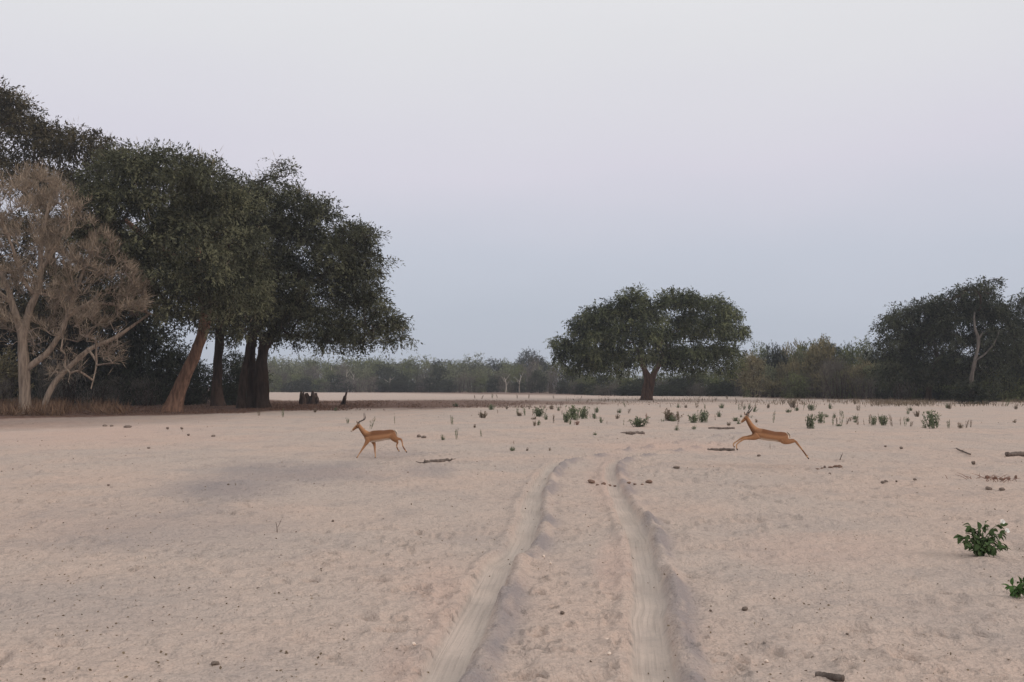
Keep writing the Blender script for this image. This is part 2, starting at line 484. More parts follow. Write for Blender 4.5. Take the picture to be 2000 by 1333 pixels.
build_ground()

# ------------------------------------------------------------------ tree tools
def grow(nodes, parents, targets, rng, curve=.18, seg=3):
    """attach target points to a skeleton, nearest first: natural forks toward every target"""
    nodes = [np.array(n, float) for n in nodes]; parents = list(parents)
    tg = np.array(targets, float)
    arr = np.array(nodes)
    d = np.sqrt(((tg[:, None, :] - arr[None]) ** 2).sum(-1)).min(1)
    ends = np.zeros(len(tg), int)
    cap = np.zeros((len(nodes) + len(tg) * seg, 3)); cap[:len(nodes)] = arr; n = len(nodes)
    for k in np.argsort(d):
        t = tg[k]
        dd = cap[:n] - t
        cost = (dd ** 2).sum(1)
        b = int(np.argmin(cost))
        a = cap[b].copy(); L = math.sqrt(cost[b])
        sag = np.array([0, 0, 1]) * L * curve * rng.uniform(.2, 1.2) + rng.normal(size=3) * L * .07
        prev = b
        for q in range(1, seg + 1):
            f = q / seg
            cap[n] = a * (1 - f) + t * f + sag * (4 * f * (1 - f)) * .5
            parents.append(prev); prev = n; n += 1
        ends[k] = prev
    return cap[:n], np.array(parents), ends

def radii(parents, n, tip, expo=.5, cap=None):
    w = np.zeros(n)
    ch = np.zeros(n, int)
    for i in range(n):
        if parents[i] >= 0: ch[parents[i]] += 1
    w[ch == 0] = 1
    for i in range(n - 1, -1, -1):
        if parents[i] >= 0: w[parents[i]] += w[i]
    r = tip * np.maximum(w, 1) ** expo
    return np.minimum(r, cap) if cap else r

def skin(mb, nodes, parents, rad, sides=5, start=1, a=.5):
    for i in range(start, len(nodes)):
        p = parents[i]
        if p < 0: continue
        mb.tube([nodes[p], nodes[i]], [min(rad[p], rad[i] * 1.35), rad[i]], sides if rad[i] > .05 else 3, a=a)

def lobes3d(L, Y0, depth, rng, copies=2):
    """picture lobes (px, py, radius px[, density]) -> ellipsoids round the tree's own distance, spread in depth"""
    xs = np.array([l[0] for l in L]); xc = (xs.min() + xs.max()) / 2; W = (xs.max() - xs.min()) / 2 + 40
    out = []
    for l in L:
        e = math.sqrt(max(.15, 1 - ((l[0] - xc) / W) ** 2)) * depth
        offs = np.linspace(-.75, .75, copies) * e if copies > 1 else [0]
        for k, o in enumerate(offs):
            y = Y0 + o + rng.normal() * depth * .10
            jit = rng.normal(size=2) * l[2] * (.12 if k else .05)
            p = at_y(l[0] + jit[0], l[1] + jit[1], y)
            r = l[2] * Y0 / FPX * rng.uniform(.94, 1.08) * (.83 if Y0 > 130 else .95)
            out.append((p, r, l[3] if len(l) > 3 else 1.0))
    return out

def foliage(mb, lob, leaf, n_per_m2, rng, droop=.5, clump=.38, upper=-.55, var0=.5, flat=.8):
    """leaf sprays clumped over the shells of ellipsoid lobes"""
    cl_c, cl_r, cl_v, cl_d, cl_n = [], [], [], [], []
    for p, r, dens in lob:
        nc = max(6, int(16 * (r / 1.5) ** 1.4))
        for _ in range(nc):
            u = rng.normal(size=3); u /= np.linalg.norm(u)
            if u[2] < upper: u[2] = -u[2] * .5
            k = rng.uniform(.45, 1.0) ** .6
            c = p + u * r * k * np.array([1, 1, flat])
            cr = clump * min(r, 2.2) * rng.uniform(.55, 1.25)
            cl_c.append(c); cl_r.append(cr); cl_v.append(np.clip(var0 + .04 + rng.normal() * .32, 0, 1)); cl_d.append(u)
            cl_n.append(max(6, int(n_per_m2 * dens * cr * cr * 3.2)))
    cl_n = np.array(cl_n)
    K = 7                                             # leaves along each hanging spray
    idx = np.repeat(np.arange(len(cl_n)), np.maximum(2, cl_n // K))
    N = len(idx)
    c = np.array(cl_c)[idx]; cr = np.array(cl_r)[idx]; v = np.array(cl_v)[idx]; dd = np.array(cl_d)[idx]
    off = rng.normal(size=(N, 3)) * .5; off[:, 2] *= .55
    P = c + off * cr[:, None]
    D = unit(unit(off) * .55 + dd * .6 + rng.normal(size=(N, 3)) * .35 + np.array([0, 0, -1.0]) * droop * .7)
    SL = min(leaf, .34) * rng.uniform(1.2, 3.4, N)
    v = np.clip(v + rng.normal(size=N) * .12, 0, 1)
    nh = unit(dd * .55 + unit(off) * .45 + np.array([0, 0, .75]))
    r = lambda a: np.repeat(a, K, 0)
    t = np.tile(np.linspace(0, 1, K), N) + rng.normal(size=N * K) * .06
    P, D, SL, v, nh = r(P), r(D), r(SL), r(v), r(nh)
    P = P + D * (SL * t)[:, None] - np.array([0, 0, 1.0]) * (droop * .45 * SL * t * t)[:, None] + rng.normal(size=P.shape) * leaf * .14
    D = unit(D + rng.normal(size=P.shape) * .55 - np.array([0, 0, 1.0]) * (droop * .5 * t)[:, None])
    L = leaf * rng.uniform(.6, 1.3, N * K)
    mb.leaves(P, D, L, L * rng.uniform(.27, .50, N * K), np.clip(v + rng.normal(size=N * K) * .05, 0, 1), rng, unit(nh + rng.normal(size=P.shape) * .38))

def bez(a, b, c, n):
    t = np.linspace(0, 1, n)[:, None]
    return (1 - t) ** 2 * a + 2 * t * (1 - t) * b + t * t * c

def leafy_tree(name, label, group, base, trunks, lobes, Y0, depth, mat_l, mat_b, leaf, dens, seed, droop=.55, copies=2, upper=-.55, cat="tree", var0=.5,
               flat=.8, clump=.38, dead=0):
    """trunks: list of (pixel path, pixel half widths); lobes in pixels; base pixel sets the distance"""
    rng = np.random.default_rng(seed)
    g = at_y(base[0], base[1], Y0); zb = float(height(np.array([g[0]]), np.array([Y0]), False)[0])
    root = empty(name, (g[0], Y0, zb))
    tag(root, label, cat, group)
    loc = np.array([g[0], Y0, zb])
    tb = MB(); nodes, par = [], []
    k = Y0 / FPX
    for path, hw in trunks:
        yo = [p[2] if len(p) > 2 else 0 for p in path]
        P = np.array([at_y(p[0], p[1], Y0 + o) for p, o in zip(path, yo)])
        if path[0][1] > 755: P[0, 2] = zb - .5
        S = spline(P, 7); R = np.interp(np.linspace(0, 1, len(S)), np.linspace(0, 1, len(hw)), hw) * k
        h = S[:, 2] - zb
        R = R * (1 + .38 * np.exp(-np.maximum(h, 0) / .6) * (path[0][1] > 755))
        tb.tube(S, R, 26, .17, seed)
        i0 = len(nodes)
        for q in range(len(S) // 3, len(S), 3):
            nodes.append(S[q]); par.append(-1 if len(nodes) - 1 == i0 else len(nodes) - 2)
        nodes.append(S[-1]); par.append(len(nodes) - 2)
    lob = lobes3d(lobes, Y0, depth, rng, copies)
    T = []
    for p, r, d in lob:
        T.append(p)
        for _ in range(5):
            u = rng.normal(size=3); u[2] = abs(u[2]) * .6 - .1
            T.append(p + unit(u) * r * rng.uniform(.5, .95))
    nd, pr, _ = grow(nodes, par, T, rng)
    rad = radii(pr, len(nd), .024, .46, .34 * max(trunks[0][1]) * k)
    nq = sum(len(q) for q in tb.Q)
    skin(tb, nd, pr, rad, 6, len(nodes))
    to = tb.build("trunk", mat_b, root, True, loc)
    to.data.materials.append(M['bark_dark'])                    # thin upper limbs are darker than the bole
    mi = np.zeros(len(to.data.polygons), np.int32); mi[nq:] = 1
    to.data.polygons.foreach_set("material_index", mi)
    cb = MB()
    foliage(cb, lob, leaf, dens, rng, droop, clump, upper, var0, flat)
    cb.build("crown", mat_l, root, False, loc)
    if dead:                                        # loose dry sprigs that stick out of the top
        sb = MB(); n = dead
        ii = rng.integers(0, len(lob), n)
        P = np.array([lob[i][0] for i in ii]); rr = np.array([lob[i][1] for i in ii])
        u = rng.normal(size=(n, 3)); u[:, 2] = np.abs(u[:, 2]) + .3; u = unit(u)
        P = P + u * rr[:, None] * .8
        D = unit(u + np.array([0, 0, .8]) + rng.normal(size=(n, 3)) * .3)
        sb.leaves(P, D, rng.uniform(.4, 1.1, n), .04, rng.uniform(.2, .8, n), rng)
        sb.build("twigs", M["twig"], root, False, loc)["kind"] = "stuff"
    return root

# ------------------------------------------------------------------ the trees at the left
YB = 84.0
leafy_tree("winterthorn_tree", "big dark leafy tree whose reddish trunk leans over the sand", None, (335, 806),
    [([(332, 808), (352, 758), (378, 700), (396, 650), (402, 600), (395, 540), (385, 480)], [17.5, 13, 11.5, 10.5, 10, 8, 5]),
     ([(398, 585), (345, 510), (300, 475), (262, 445), (240, 425)], [8, 7, 6, 5, 3])],
    [(225, 335, 62), (285, 322, 60), (345, 335, 58), (400, 352, 52), (190, 400, 60), (255, 405, 70), (330, 395, 74), (410, 410, 68),
     (455, 400, 45), (300, 470, 60, .8), (375, 470, 66), (450, 470, 66), (330, 540, 58), (400, 545, 62), (470, 540, 58), (285, 560, 42), (345, 590, 40, .8),
     (440, 600, 46), (480, 600, 42), (415, 318, 26, .7), (430, 640, 30), (480, 645, 30), (300, 600, 34, .8), (250, 500, 60), (240, 570, 44), (200, 470, 60), (395, 590, 40), (370, 560, 50), (430, 560, 50), (350, 450, 60), (405, 600, 26)],
    YB, 8.5, M['leaf_dark'], M['bark_red'], .27, 62, 11, dead=260)
leafy_tree("winterthorn_tree", "huge spreading dark leafy tree on several stout dark trunks", None, (505, 795),
    [([(512, 797), (510, 750), (512, 700), (525, 660), (560, 620), (600, 560)], [13, 12, 11, 11, 9, 6]),
     ([(494, 797, 1.5), (492, 745, 1.5), (490, 690, 1), (500, 640, 0), (520, 570, 0)], [11, 9, 9, 8, 5]),
     ([(470, 796, -1.0), (474, 750, -.5), (482, 700, 0), (490, 650, 0)], [8, 7, 6, 5])],
    [(535, 348, 28, .8), (560, 335, 22, .7), (545, 322, 18, .6), (505, 360, 22, .5), (520, 385, 40, .8), (575, 405, 46), (625, 420, 42), (680, 462, 44), (715, 465, 30), (520, 450, 58), (590, 470, 62), (655, 500, 62),
     (705, 520, 46), (540, 530, 66), (615, 560, 68), (690, 580, 58), (728, 600, 40), (752, 640, 40), (785, 660, 24, .8), (560, 615, 56), (630, 640, 48), (690, 650, 46),
     (730, 668, 28), (600, 662, 36), (550, 655, 32), (490, 600, 44), (650, 668, 34), (520, 640, 34), (765, 668, 22), (700, 672, 26), (470, 500, 50), (480, 560, 50)],
    98.0, 10.5, M['leaf_dark'], M['bark_dark'], .28, 66, 12, dead=120)
leafy_tree("winterthorn_tree", "tall brownish green tree towering over the pale leafless tree", None, (130, 790),
    [([(132, 792), (130, 720), (120, 640), (105, 540), (90, 420)], [16, 14, 12, 10, 7])],
    [(-20, 235, 62), (25, 250, 52), (5, 195, 32, .7), (75, 290, 48), (120, 300, 46), (165, 295, 44), (-60, 320, 80), (20, 350, 70), (100, 370, 64), (165, 365, 52), (215, 325, 44, .7),
     (-20, 450, 70), (70, 460, 64), (145, 460, 60), (200, 450, 50), (215, 300, 34, .5), (45, 205, 20, .35), (-10, 185, 44, .8), (15, 215, 40), (55, 240, 36, .8), (100, 262, 34, .8), (150, 270, 32, .7), (195, 280, 30, .6), (-40, 540, 70), (60, 540, 60), (150, 545, 60), (220, 530, 50), (250, 590, 46), (180, 610, 50), (90, 620, 54), (10, 620, 60)],
    118.0, 11.0, M['leaf_brown'], M['bark_dark'], .38, 23, 13, dead=500)
leafy_tree("winterthorn_tree", "dark upright tree in the shade behind the leaning trunk", None, (424, 797),
    [([(424, 798), (424, 740), (428, 680), (432, 620), (440, 540)], [11, 9, 8.5, 8, 6])],
    [(420, 420, 56), (480, 440, 56), (470, 380, 44), (360, 430, 50), (440, 520, 60), (500, 520, 56), (390, 560, 46), (470, 600, 44), (440, 640, 34), (520, 600, 44), (470, 660, 34, .8), (400, 630, 34, .8), (350, 620, 36, .8), (320, 650, 30, .6), (300, 600, 40), (520, 660, 30, .7), (380, 500, 56), (300, 520, 50), (500, 560, 50)],
    108.0, 9.0, M['leaf_dark'], M['bark_dark'], .36, 30, 14)

# ------------------------------------------------------------------ pale leafless tree
def bare_tree():
    rng = np.random.default_rng(21)
    Y0 = 77.0; k = Y0 / FPX
    g = at_y(48, 800, Y0); zb = float(height(np.array([g[0]]), np.array([Y0]), False)[0]); loc = np.array([g[0], Y0, zb])
    root = empty("leafless_tree", loc)
    tag(root, "pale grey brown leafless tree with a dense haze of bare twigs", "tree")
    tb = MB(); nodes, par = [], []
    limbs = [([(49, 800), (48, 760), (46, 700), (44, 660), (34, 625), (24, 594), (14, 560), (-4, 520)], [11, 10, 9.5, 8, 6.5, 5.5, 5, 3]),
             ([(45, 668), (54, 610), (66, 574), (72, 538), (70, 479), (78, 420), (84, 380)], [7, 6.5, 6, 5, 4, 3, 2]),
             ([(50, 722), (91, 690), (119, 646), (131, 618), (167, 596), (215, 593), (270, 606), (306, 618)], [6, 5.5, 5, 4.6, 4, 3.2, 2.2, 1.2]),
             ([(78, 800), (100, 755), (131, 717), (171, 681), (219, 658), (286, 610)], [5.5, 5, 4.6, 4.2, 3.4, 1.6]),
             ([(66, 574), (52, 550), (40, 500), (28, 455), (20, 420)], [4, 3.6, 3, 2.4, 1.6]),
             ([(131, 618), (150, 560), (165, 510), (180, 470)], [3.6, 3, 2.4, 1.5]),
             ([(167, 596), (210, 560), (250, 545), (275, 545)], [3, 2.4, 2, 1.2]),
             ([(72, 538), (100, 500), (125, 455), (140, 420)], [3.6, 3, 2.3, 1.5]),
             ([(171, 681), (190, 700), (200, 715), (196, 760)], [2.4, 2, 1.6, 1]),
             ([(24, 594), (-10, 570), (-50, 540), (-90, 500)], [4, 3.5, 3, 2])]
    for q, (path, hw) in enumerate(limbs):
        yo = np.linspace(0, 1, len(path)) * rng.uniform(-2.2, 2.2) if q > 0 else np.zeros(len(path))
        P = np.array([at_y(p[0], p[1], Y0) + np.array([0, o, 0]) for p, o in zip(path, yo)])
        if path[0][1] > 780: P[0, 2] = zb - .4
        S = spline(P, 6); R = np.interp(np.linspace(0, 1, len(S)), np.linspace(0, 1, len(hw)), hw) * k * 1.05
        tb.tube(S, R, 12, .10, 60 + q)
        i0 = len(nodes)
        for s_ in range(4, len(S), 2):
            nodes.append(S[s_]); par.append(-1 if len(nodes) - 1 == i0 else len(nodes) - 2)
    lobes = [(20, 380, 62), (80, 360, 46), (130, 400, 46), (60, 440, 66), (140, 460, 60), (195, 470, 34), (-20, 470, 66), (100, 520, 66), (170, 530, 58), (225, 545, 48),
             (262, 560, 30), (20, 550, 56), (200, 620, 46), (120, 590, 44), (170, 660, 40), (90, 660, 40), (220, 690, 30), (-60, 560, 70), (0, 640, 44), (265, 600, 26), (120, 720, 34), (-70, 440, 70)]
    lob = lobes3d(lobes, Y0, 4.2, rng, 2)
    T = []
    for p, r, d in lob:
        for _ in range(int(20 * (r / 2.0) ** 1.3) + 6):
            u = rng.normal(size=3); u[2] = u[2] * .8 + .2
            T.append(p + unit(u) * r * rng.uniform(.15, 1) ** .5)
    nd, pr, ends = grow(nodes, par, T, rng, .25, 3)
    rad = radii(pr, len(nd), .026, .42, .13)
    skin(tb, nd, pr, rad, 5, len(nodes))
    tb.build("trunk", M['bark_grey'], root, True, loc)
    wb = MB()
    src = np.concatenate([nd[ends], nd[len(nodes):]])
    idx = rng.integers(0, len(src), 30000)
    P = src[idx] + rng.normal(size=(len(idx), 3)) * .10
    ctr = np.array([g[0] + 2.0, Y0, zb + 3.0])
    lowz = (P[:, 2] < at_y(0, 640, Y0)[2]) & (rng.uniform(size=len(P)) < .62)
    P = P[~lowz]; idx = idx[~lowz]
    D = unit(rng.normal(size=(len(idx), 3)) * .58 + unit(P - ctr) * .85 + np.array([0, 0, .35]))
    wb.leaves(P, D, rng.uniform(.35, 1.05, len(idx)), rng.uniform(.022, .05, len(idx)), np.clip(rng.normal(.5, .22, len(idx)), 0, 1), rng)
    wb.build("twigs", M["twig"], root, False, loc)["kind"] = "stuff"
bare_tree()

# ------------------------------------------------------------------ lone tree and the trees at the right
leafy_tree("winterthorn_tree", "broad round green tree standing alone with a forked red brown trunk", None, (1264, 782),
    [([(1262, 785), (1264, 760), (1267, 742), (1259, 722), (1250, 700), (1238, 670)], [9.5, 9, 8.2, 5.2, 3.4, 1.2]),
     ([(1265, 757), (1275, 738), (1284, 718), (1296, 695), (1315, 660)], [5.5, 6, 5.2, 3.4, 1.2])],
    [(1238, 588, 34), (1205, 610, 36), (1265, 620, 36), (1310, 590, 30), (1345, 590, 32), (1396, 598, 28), (1420, 615, 28), (1165, 615, 28), (1145, 640, 36), (1140, 610, 14, .7),
     (1097, 670, 24), (1090, 695, 18, .8), (1120, 690, 34), (1170, 660, 42), (1220, 650, 44), (1280, 655, 44), (1340, 640, 46), (1390, 640, 40), (1430, 650, 28), (1445, 620, 12, .8), (1150, 700, 34),
     (1195, 700, 36), (1245, 700, 30), (1300, 700, 34), (1350, 695, 38), (1400, 690, 36), (1435, 690, 22), (1330, 715, 18), (1380, 715, 18), (1170, 715, 24), (1220, 722, 16), (1130, 718, 22), (1195, 728, 16), (1150, 730, 14), (1300, 726, 16), (1350, 726, 18), (1410, 722, 22), (1440, 715, 16), (1100, 712, 16)],
    152.0, 12.5, M['leaf_grey'], M['bark_brown'], .40, 50, 31, droop=.8)
leafy_tree("winterthorn_tree", "tall dark tree with a pale forked limb above the green thicket", None, (1900, 784),
    [([(1898, 787, -8), (1897, 745, -9), (1902, 715, -9.5), (1908, 688, -9.5), (1911, 662, -9.5), (1904, 640, -9.5), (1903, 612, -8.5), (1908, 590, -5)], [4.2, 3.6, 3.2, 3.0, 2.6, 2.0, 1.6, .8]),
     ([(1904, 705, -9.5), (1922, 693, -9.5), (1938, 676, -9.5), (1947, 660, -9.5), (1952, 645, -8)], [1.7, 1.6, 1.4, 1.2, .8]),
     ([(1911, 662, -9.5), (1916, 655, -9.5), (1920, 648, -9.5)], [2, 1.6, 1])],
    [(1845, 598, 28), (1870, 582, 28), (1888, 568, 24), (1915, 565, 30), (1935, 575, 24), (1930, 552, 14, .8), (1950, 548, 8, .8),
     (1870, 630, 40), (1925, 610, 40), (1955, 620, 34), (1930, 660, 42), (1880, 668, 28, .6), (1960, 690, 40), (1925, 705, 34), (1890, 735, 30), (1945, 735, 34), (1975, 655, 34), (1850, 660, 34), (1860, 700, 34), (1900, 605, 34)],
    142.0, 9.5, M['leaf_blue'], M['bark_limb'], .38, 40, 32, droop=.8)
leafy_tree("winterthorn_tree", "dark round crowned tree with hanging skirts at the edge of the thicket", None, (1815, 784),
    [([(1812, 785), (1818, 740), (1830, 700), (1822, 660), (1815, 630)], [5, 4.5, 4, 3, 1])],
    [(1728, 672, 22), (1738, 642, 30), (1765, 620, 32), (1800, 612, 34), (1835, 606, 30), (1770, 660, 38), (1820, 645, 40), (1745, 695, 30, .8), (1790, 695, 34, .8), (1840, 690, 26, .6), (1780, 730, 38), (1740, 738, 32), (1835, 735, 34), (1760, 700, 34), (1800, 660, 36), (1840, 715, 30)],
    146.0, 9.0, M['leaf_blue'], M['bark_dark'], .38, 40, 34, droop=.8)
leafy_tree("winterthorn_tree", "dark tree cut by the picture edge beside the pale limbed tree", None, (2040, 785),
    [([(2040, 787), (2038, 740), (2030, 690), (2020, 640)], [8, 7, 6, 4])],
    [(1985, 600, 26), (1995, 585, 20), (2030, 590, 40), (2010, 640, 46), (2070, 620, 60), (1995, 690, 40), (2050, 690, 60), (2010, 735, 44), (2100, 680, 60), (2080, 560, 40)],
    147.0, 9.5, M['leaf_blue'], M['bark_dark'], .38, 34, 33, droop=.8)

# ------------------------------------------------------------------ far wood: one model of each kind, copied tree by tree
def shrub_proto(kind, seed):
    """unit sized: about 1 high and 1 wide, foot at the origin; returns (stem mesh, crown mesh)"""
    rng = np.random.default_rng(seed)
    tb, cb = MB(), MB()
    nst = {'round': 3, 'dark': 2, 'feather': 9, 'twiggy': 13, 'tall': 2}[kind]
    T, S0 = [], []
    lob = []
    nl = {'round': 18, 'dark': 22, 'feather': 13, 'twiggy': 12, 'tall': 13}[kind]
    for i in range(nl):
        a = rng.uniform(0, 6.28); q = rng.uniform(.0, 1) ** .6
        if kind in ('feather', 'twiggy'):
            zc = rng.uniform(.10, .82); w = .42 * (1 - .45 * zc); r = rng.uniform(.12, .2)
        elif kind == 'tall':
            zc = rng.uniform(.4, .86); w = .30 * (1.15 - zc * .6); r = rng.uniform(.12, .19)
        else:
            zc = rng.uniform(.07, .84); w = .42 * math.sqrt(max(.1, 1 - (zc - .35) ** 2 / .35)); r = rng.uniform(.13, .21)
        lob.append((np.array([math.cos(a) * w * q, math.sin(a) * w * q, zc]), r, 1.0))
    for i in range(nst):
        a = rng.uniform(0, 6.28); b = np.array([math.cos(a), math.sin(a), 0]) * rng.uniform(.01, .16 if nst > 5 else .05)
        e = b * rng.uniform(1.3, 2.6) + np.array([0, 0, rng.uniform(.4, .75)])
        m = (b + e) / 2 + rng.normal(size=3) * .05
        P = bez(b - [0, 0, .04], m, e, 6)
        tb.tube(P, np.linspace(.022 if nst < 5 else .010, .006, 6), 5)
        S0 += [P[2], P[4], P[5]]
    nd, pr, _ = grow(S0, [-1] * len(S0), [l[0] for l in lob], rng)
    skin(tb, nd, pr, radii(pr, len(nd), .004, .4, .012), 4, len(S0))
    if kind == 'twiggy':
        n = 1300
        ii = rng.integers(0, len(lob), n)
        P = np.array([lob[i][0] for i in ii]) + rng.normal(size=(n, 3)) * np.array([.10, .10, .11])
        D = unit(rng.normal(size=(n, 3)) * .45 + np.array([0, 0, .9]))
        cb.leaves(P, D, rng.uniform(.06, .17, n), rng.uniform(.005, .011, n), np.clip(rng.normal(.5, .25, n), 0, 1), rng)
        n = 700
    else:
        n = 0
        old = len(cb.V)
        leaf = {'round': .042, 'dark': .046, 'feather': .055, 'tall': .042}[kind]
        # clumped sprays on small lobes, scaled to the unit shrub
        big = [(p * 10, r * 10, d) for p, r, d in lob]
        tmp = MB()
        foliage(tmp, big, leaf * 10, 13 if kind != 'feather' else 8, rng, {'feather': -.45}.get(kind, .45), .42, -.7, .5, .9)
        cb.add(np.concatenate(tmp.V) / 10, np.concatenate(tmp.Q), np.concatenate(tmp.A))
    def me(mb, nm):
        V = np.concatenate(mb.V); V[:, 2] = np.maximum(V[:, 2], -.03)
        return mesh_from(nm, V, np.concatenate(mb.Q), nm == "stems", {"var": np.concatenate(mb.A)})
    return me(tb, "stems"), me(cb, "crown")

PROTO = {}
def proto(kind, mat, bark, seed):
    t, c = shrub_proto(kind, seed)
    t.materials.append(bark); c.materials.append(mat)
    return t, c
for nm, kind, mat, bark, seeds in [
        ('green', 'round', 'shrub_green', 'bark_dark', (1, 2)), ('pale', 'round', 'shrub_pale', 'bark_dark', (3, 4)),
        ('tan', 'feather', 'shrub_tan', 'bark_dark', (5, 6)), ('grey', 'twiggy', 'shrub_grey', 'bark_dark', (7, 8)),
        ('dark', 'dark', 'shrub_dark', 'bark_dark', (9, 10)), ('feather', 'feather', 'shrub_pale', 'bark_dark', (11, 12)),
        ('olive', 'tall', 'shrub_green', 'bark_dark', (13,)), ('twig', 'twiggy', 'shrub_bare', 'bark_dark', (14,))]:
    PROTO[nm] = [proto(kind, M[mat], M[bark], 500 + s) for s in seeds]

FAR_LABEL = {
    'green': ("mid green leafy bush in the far wood across the sand", "green bushes of the far wood"),
    'pale': ("pale green rounded bush in the far wood across the sand", "pale green bushes of the far wood"),
    'tan': ("tan green wispy bush in the wood beside the lone tree", "tan bushes of the far wood"),
    'grey': ("grey brown twiggy shrub at the foot of the far wood", "grey shrubs at the foot of the far wood"),
    'dark': ("dark green dense tree in the far wood across the sand", "dark trees of the far wood"),
    'feather': ("pale wispy bush with upright sprays in the far wood", "wispy pale bushes of the far wood"),
    'olive': ("slender green tree rising above the far wood", "slender trees above the far wood"),
    'twig': ("bare brown twiggy shrub with pale stems at the far wood edge", "bare shrubs at the far wood edge")}
FAR_NAME = {'green': 'bush', 'pale': 'bush', 'tan': 'bush', 'grey': 'shrub', 'dark': 'tree', 'feather': 'bush', 'olive': 'tree', 'twig': 'shrub'}
rf = np.random.default_rng(77)
def plant_far(kind, px, base, top, wpx, label=None, group=None, name=None, Y=None):
    Y = Y or CH * FPX / (base - HOR)
    p = at_y(px, base, Y); zb = float(height(np.array([p[0]]), np.array([Y]), False)[0])
    H = (at_y(px, top, Y)[2] - zb) / .93; W = wpx * Y / FPX
    t, c = PROTO[kind][rf.integers(len(PROTO[kind]))]
    root = empty(name or FAR_NAME[kind], (p[0], Y, zb - .05))
    rz = rf.uniform(0, 6.28)
    root.rotation_euler = (0, 0, rz)
    for nm, me in (("stems", t), ("crown", c)):
        o = bpy.data.objects.new(nm, me); COL.objects.link(o); o.parent = root; o.scale = (W, W, H)
    lb, gr = FAR_LABEL[kind]
    if not label:
        frac = (base - top) / (wood_base(px) - wood_top(px))
        row = "back" if frac > .86 else "middle" if frac > .5 else "front"
        zone = ("beyond the jagged stump" if px < 730 else "across the brown swale" if px < 1070 else "behind the lone round tree" if px < 1450
                else "beside the lone round tree" if px < 1720 else "around the dark pale limbed tree")
        look = {'green': "mid green leafy", 'pale': "pale green rounded", 'tan': "tan wispy", 'grey': "grey brown twiggy", 'dark': "dark dense", 'feather': "pale wispy", 'olive': "slender green", 'twig': "bare brown twiggy"}[kind]
        lb = "%s %s in the %s row %s" % (look, FAR_NAME[kind], row, zone); gr = lb
    tag(root, label or lb, 'tree' if kind in ('dark', 'olive') else 'bush', group or gr)
    return root

WX = [480, 520, 560, 640, 700, 760, 800, 826, 850, 872, 915, 940, 959, 990, 1030, 1055, 1085, 1120, 1200, 1300, 1420, 1450, 1480, 1500, 1520, 1555, 1600, 1640, 1670, 1690, 1720, 1800, 2000, 2080]
WT = [700, 697, 698, 702, 697, 694, 700, 692, 702, 696, 692, 702, 696, 699, 690, 687, 700, 716, 724, 726, 720, 690, 668, 672, 676, 680, 655, 668, 657, 660, 690, 700, 690, 690]
def wood_top(x): return float(np.interp(x, WX, WT))
def wood_base(x): return float(np.interp(x, [480, 1050, 1180, 1450, 1520, 1700, 2000, 2080], [765.5, 767.5, 772, 774.5, 777, 780, 783.5, 784]))
# back row: the outline against the sky
SK = {872: 'dark', 959: 'dark', 1055: 'dark', 1030: 'dark', 917: 'pale', 1520: 'dark', 1600: 'tan', 1555: 'tan', 1480: 'olive', 1670: 'green', 1640: 'dark', 1692: 'pale'}
x = 470.0
while x < 2090:
    near = [k for k in SK if abs(k - x) < 12]
    kind = SK[near[0]] if near else rf.choice(['green', 'pale', 'feather', 'olive', 'green', 'feather'] if x < 1440 else ['green', 'pale', 'tan', 'dark'])
    t = wood_top(x) + rf.uniform(-5, 11)
    b = wood_base(x) - rf.uniform(1.2, 2.6)
    w = rf.uniform(46, 72)
    plant_far(kind, x, b, t, w)
    x += rf.uniform(15, 24)
# middle row
x = 475.0
while x < 2090:
    kind = rf.choice(['green', 'pale', 'grey', 'dark', 'feather', 'twig'] if x < 1100 else ['dark', 'grey', 'green', 'dark'] if x < 1440 else ['tan', 'grey', 'green', 'feather', 'tan'] if x < 1720 else ['green', 'dark', 'grey'])
    t = wood_top(x) + (wood_base(x) - wood_top(x)) * rf.uniform(.16, .42)
    plant_far(kind, x, wood_base(x) - rf.uniform(.2, 1.0), t, rf.uniform(42, 64))
    x += rf.uniform(17, 27)
# front row: low shrubs at the edge of the sand
x = 478.0
while x < 2090:
    kind = rf.choice(['grey', 'dark', 'twig', 'dark', 'green'] if x < 1100 else ['dark', 'grey', 'dark'] if x < 1440 else ['grey', 'grey', 'tan', 'green', 'twig'] if x < 1720 else ['green', 'grey', 'dark', 'green'])
    t = wood_top(x) + (wood_base(x) - wood_top(x)) * rf.uniform(.44, .72)
    plant_far(kind, x, wood_base(x) + rf.uniform(0, .9), t, rf.uniform(34, 58))
    x += rf.uniform(14, 23)
for k, px, b, t, w, lab in [('tan', 1470, 777, 692, 74, "broad yellow green wispy bush beside the lone round tree"), ('tan', 1600, 778, 668, 80, "tallest tan wispy bush standing in the right hand wood"),
                       ('green', 1555, 779, 728, 60, "bright green low bush before the tan wispy bush"), ('grey', 1640, 780, 708, 96, "wide grey leafless shrub beside the dark pale limbed tree"),
                       ('twig', 1560, 778.5, 735, 60, "low brown twiggy shrub beside the bright green bush"), ('green', 1960, 785, 722, 80, "green thicket bush under the tall dark tree"),
                       ('dark', 1898, 789, 745, 92, "low dark green bush at the foot of the pale limb"), ('grey', 1760, 783, 722, 80, "grey brown bush below the dark hanging crown")]:
    plant_far(k, px, b, t, w, lab, None, None)
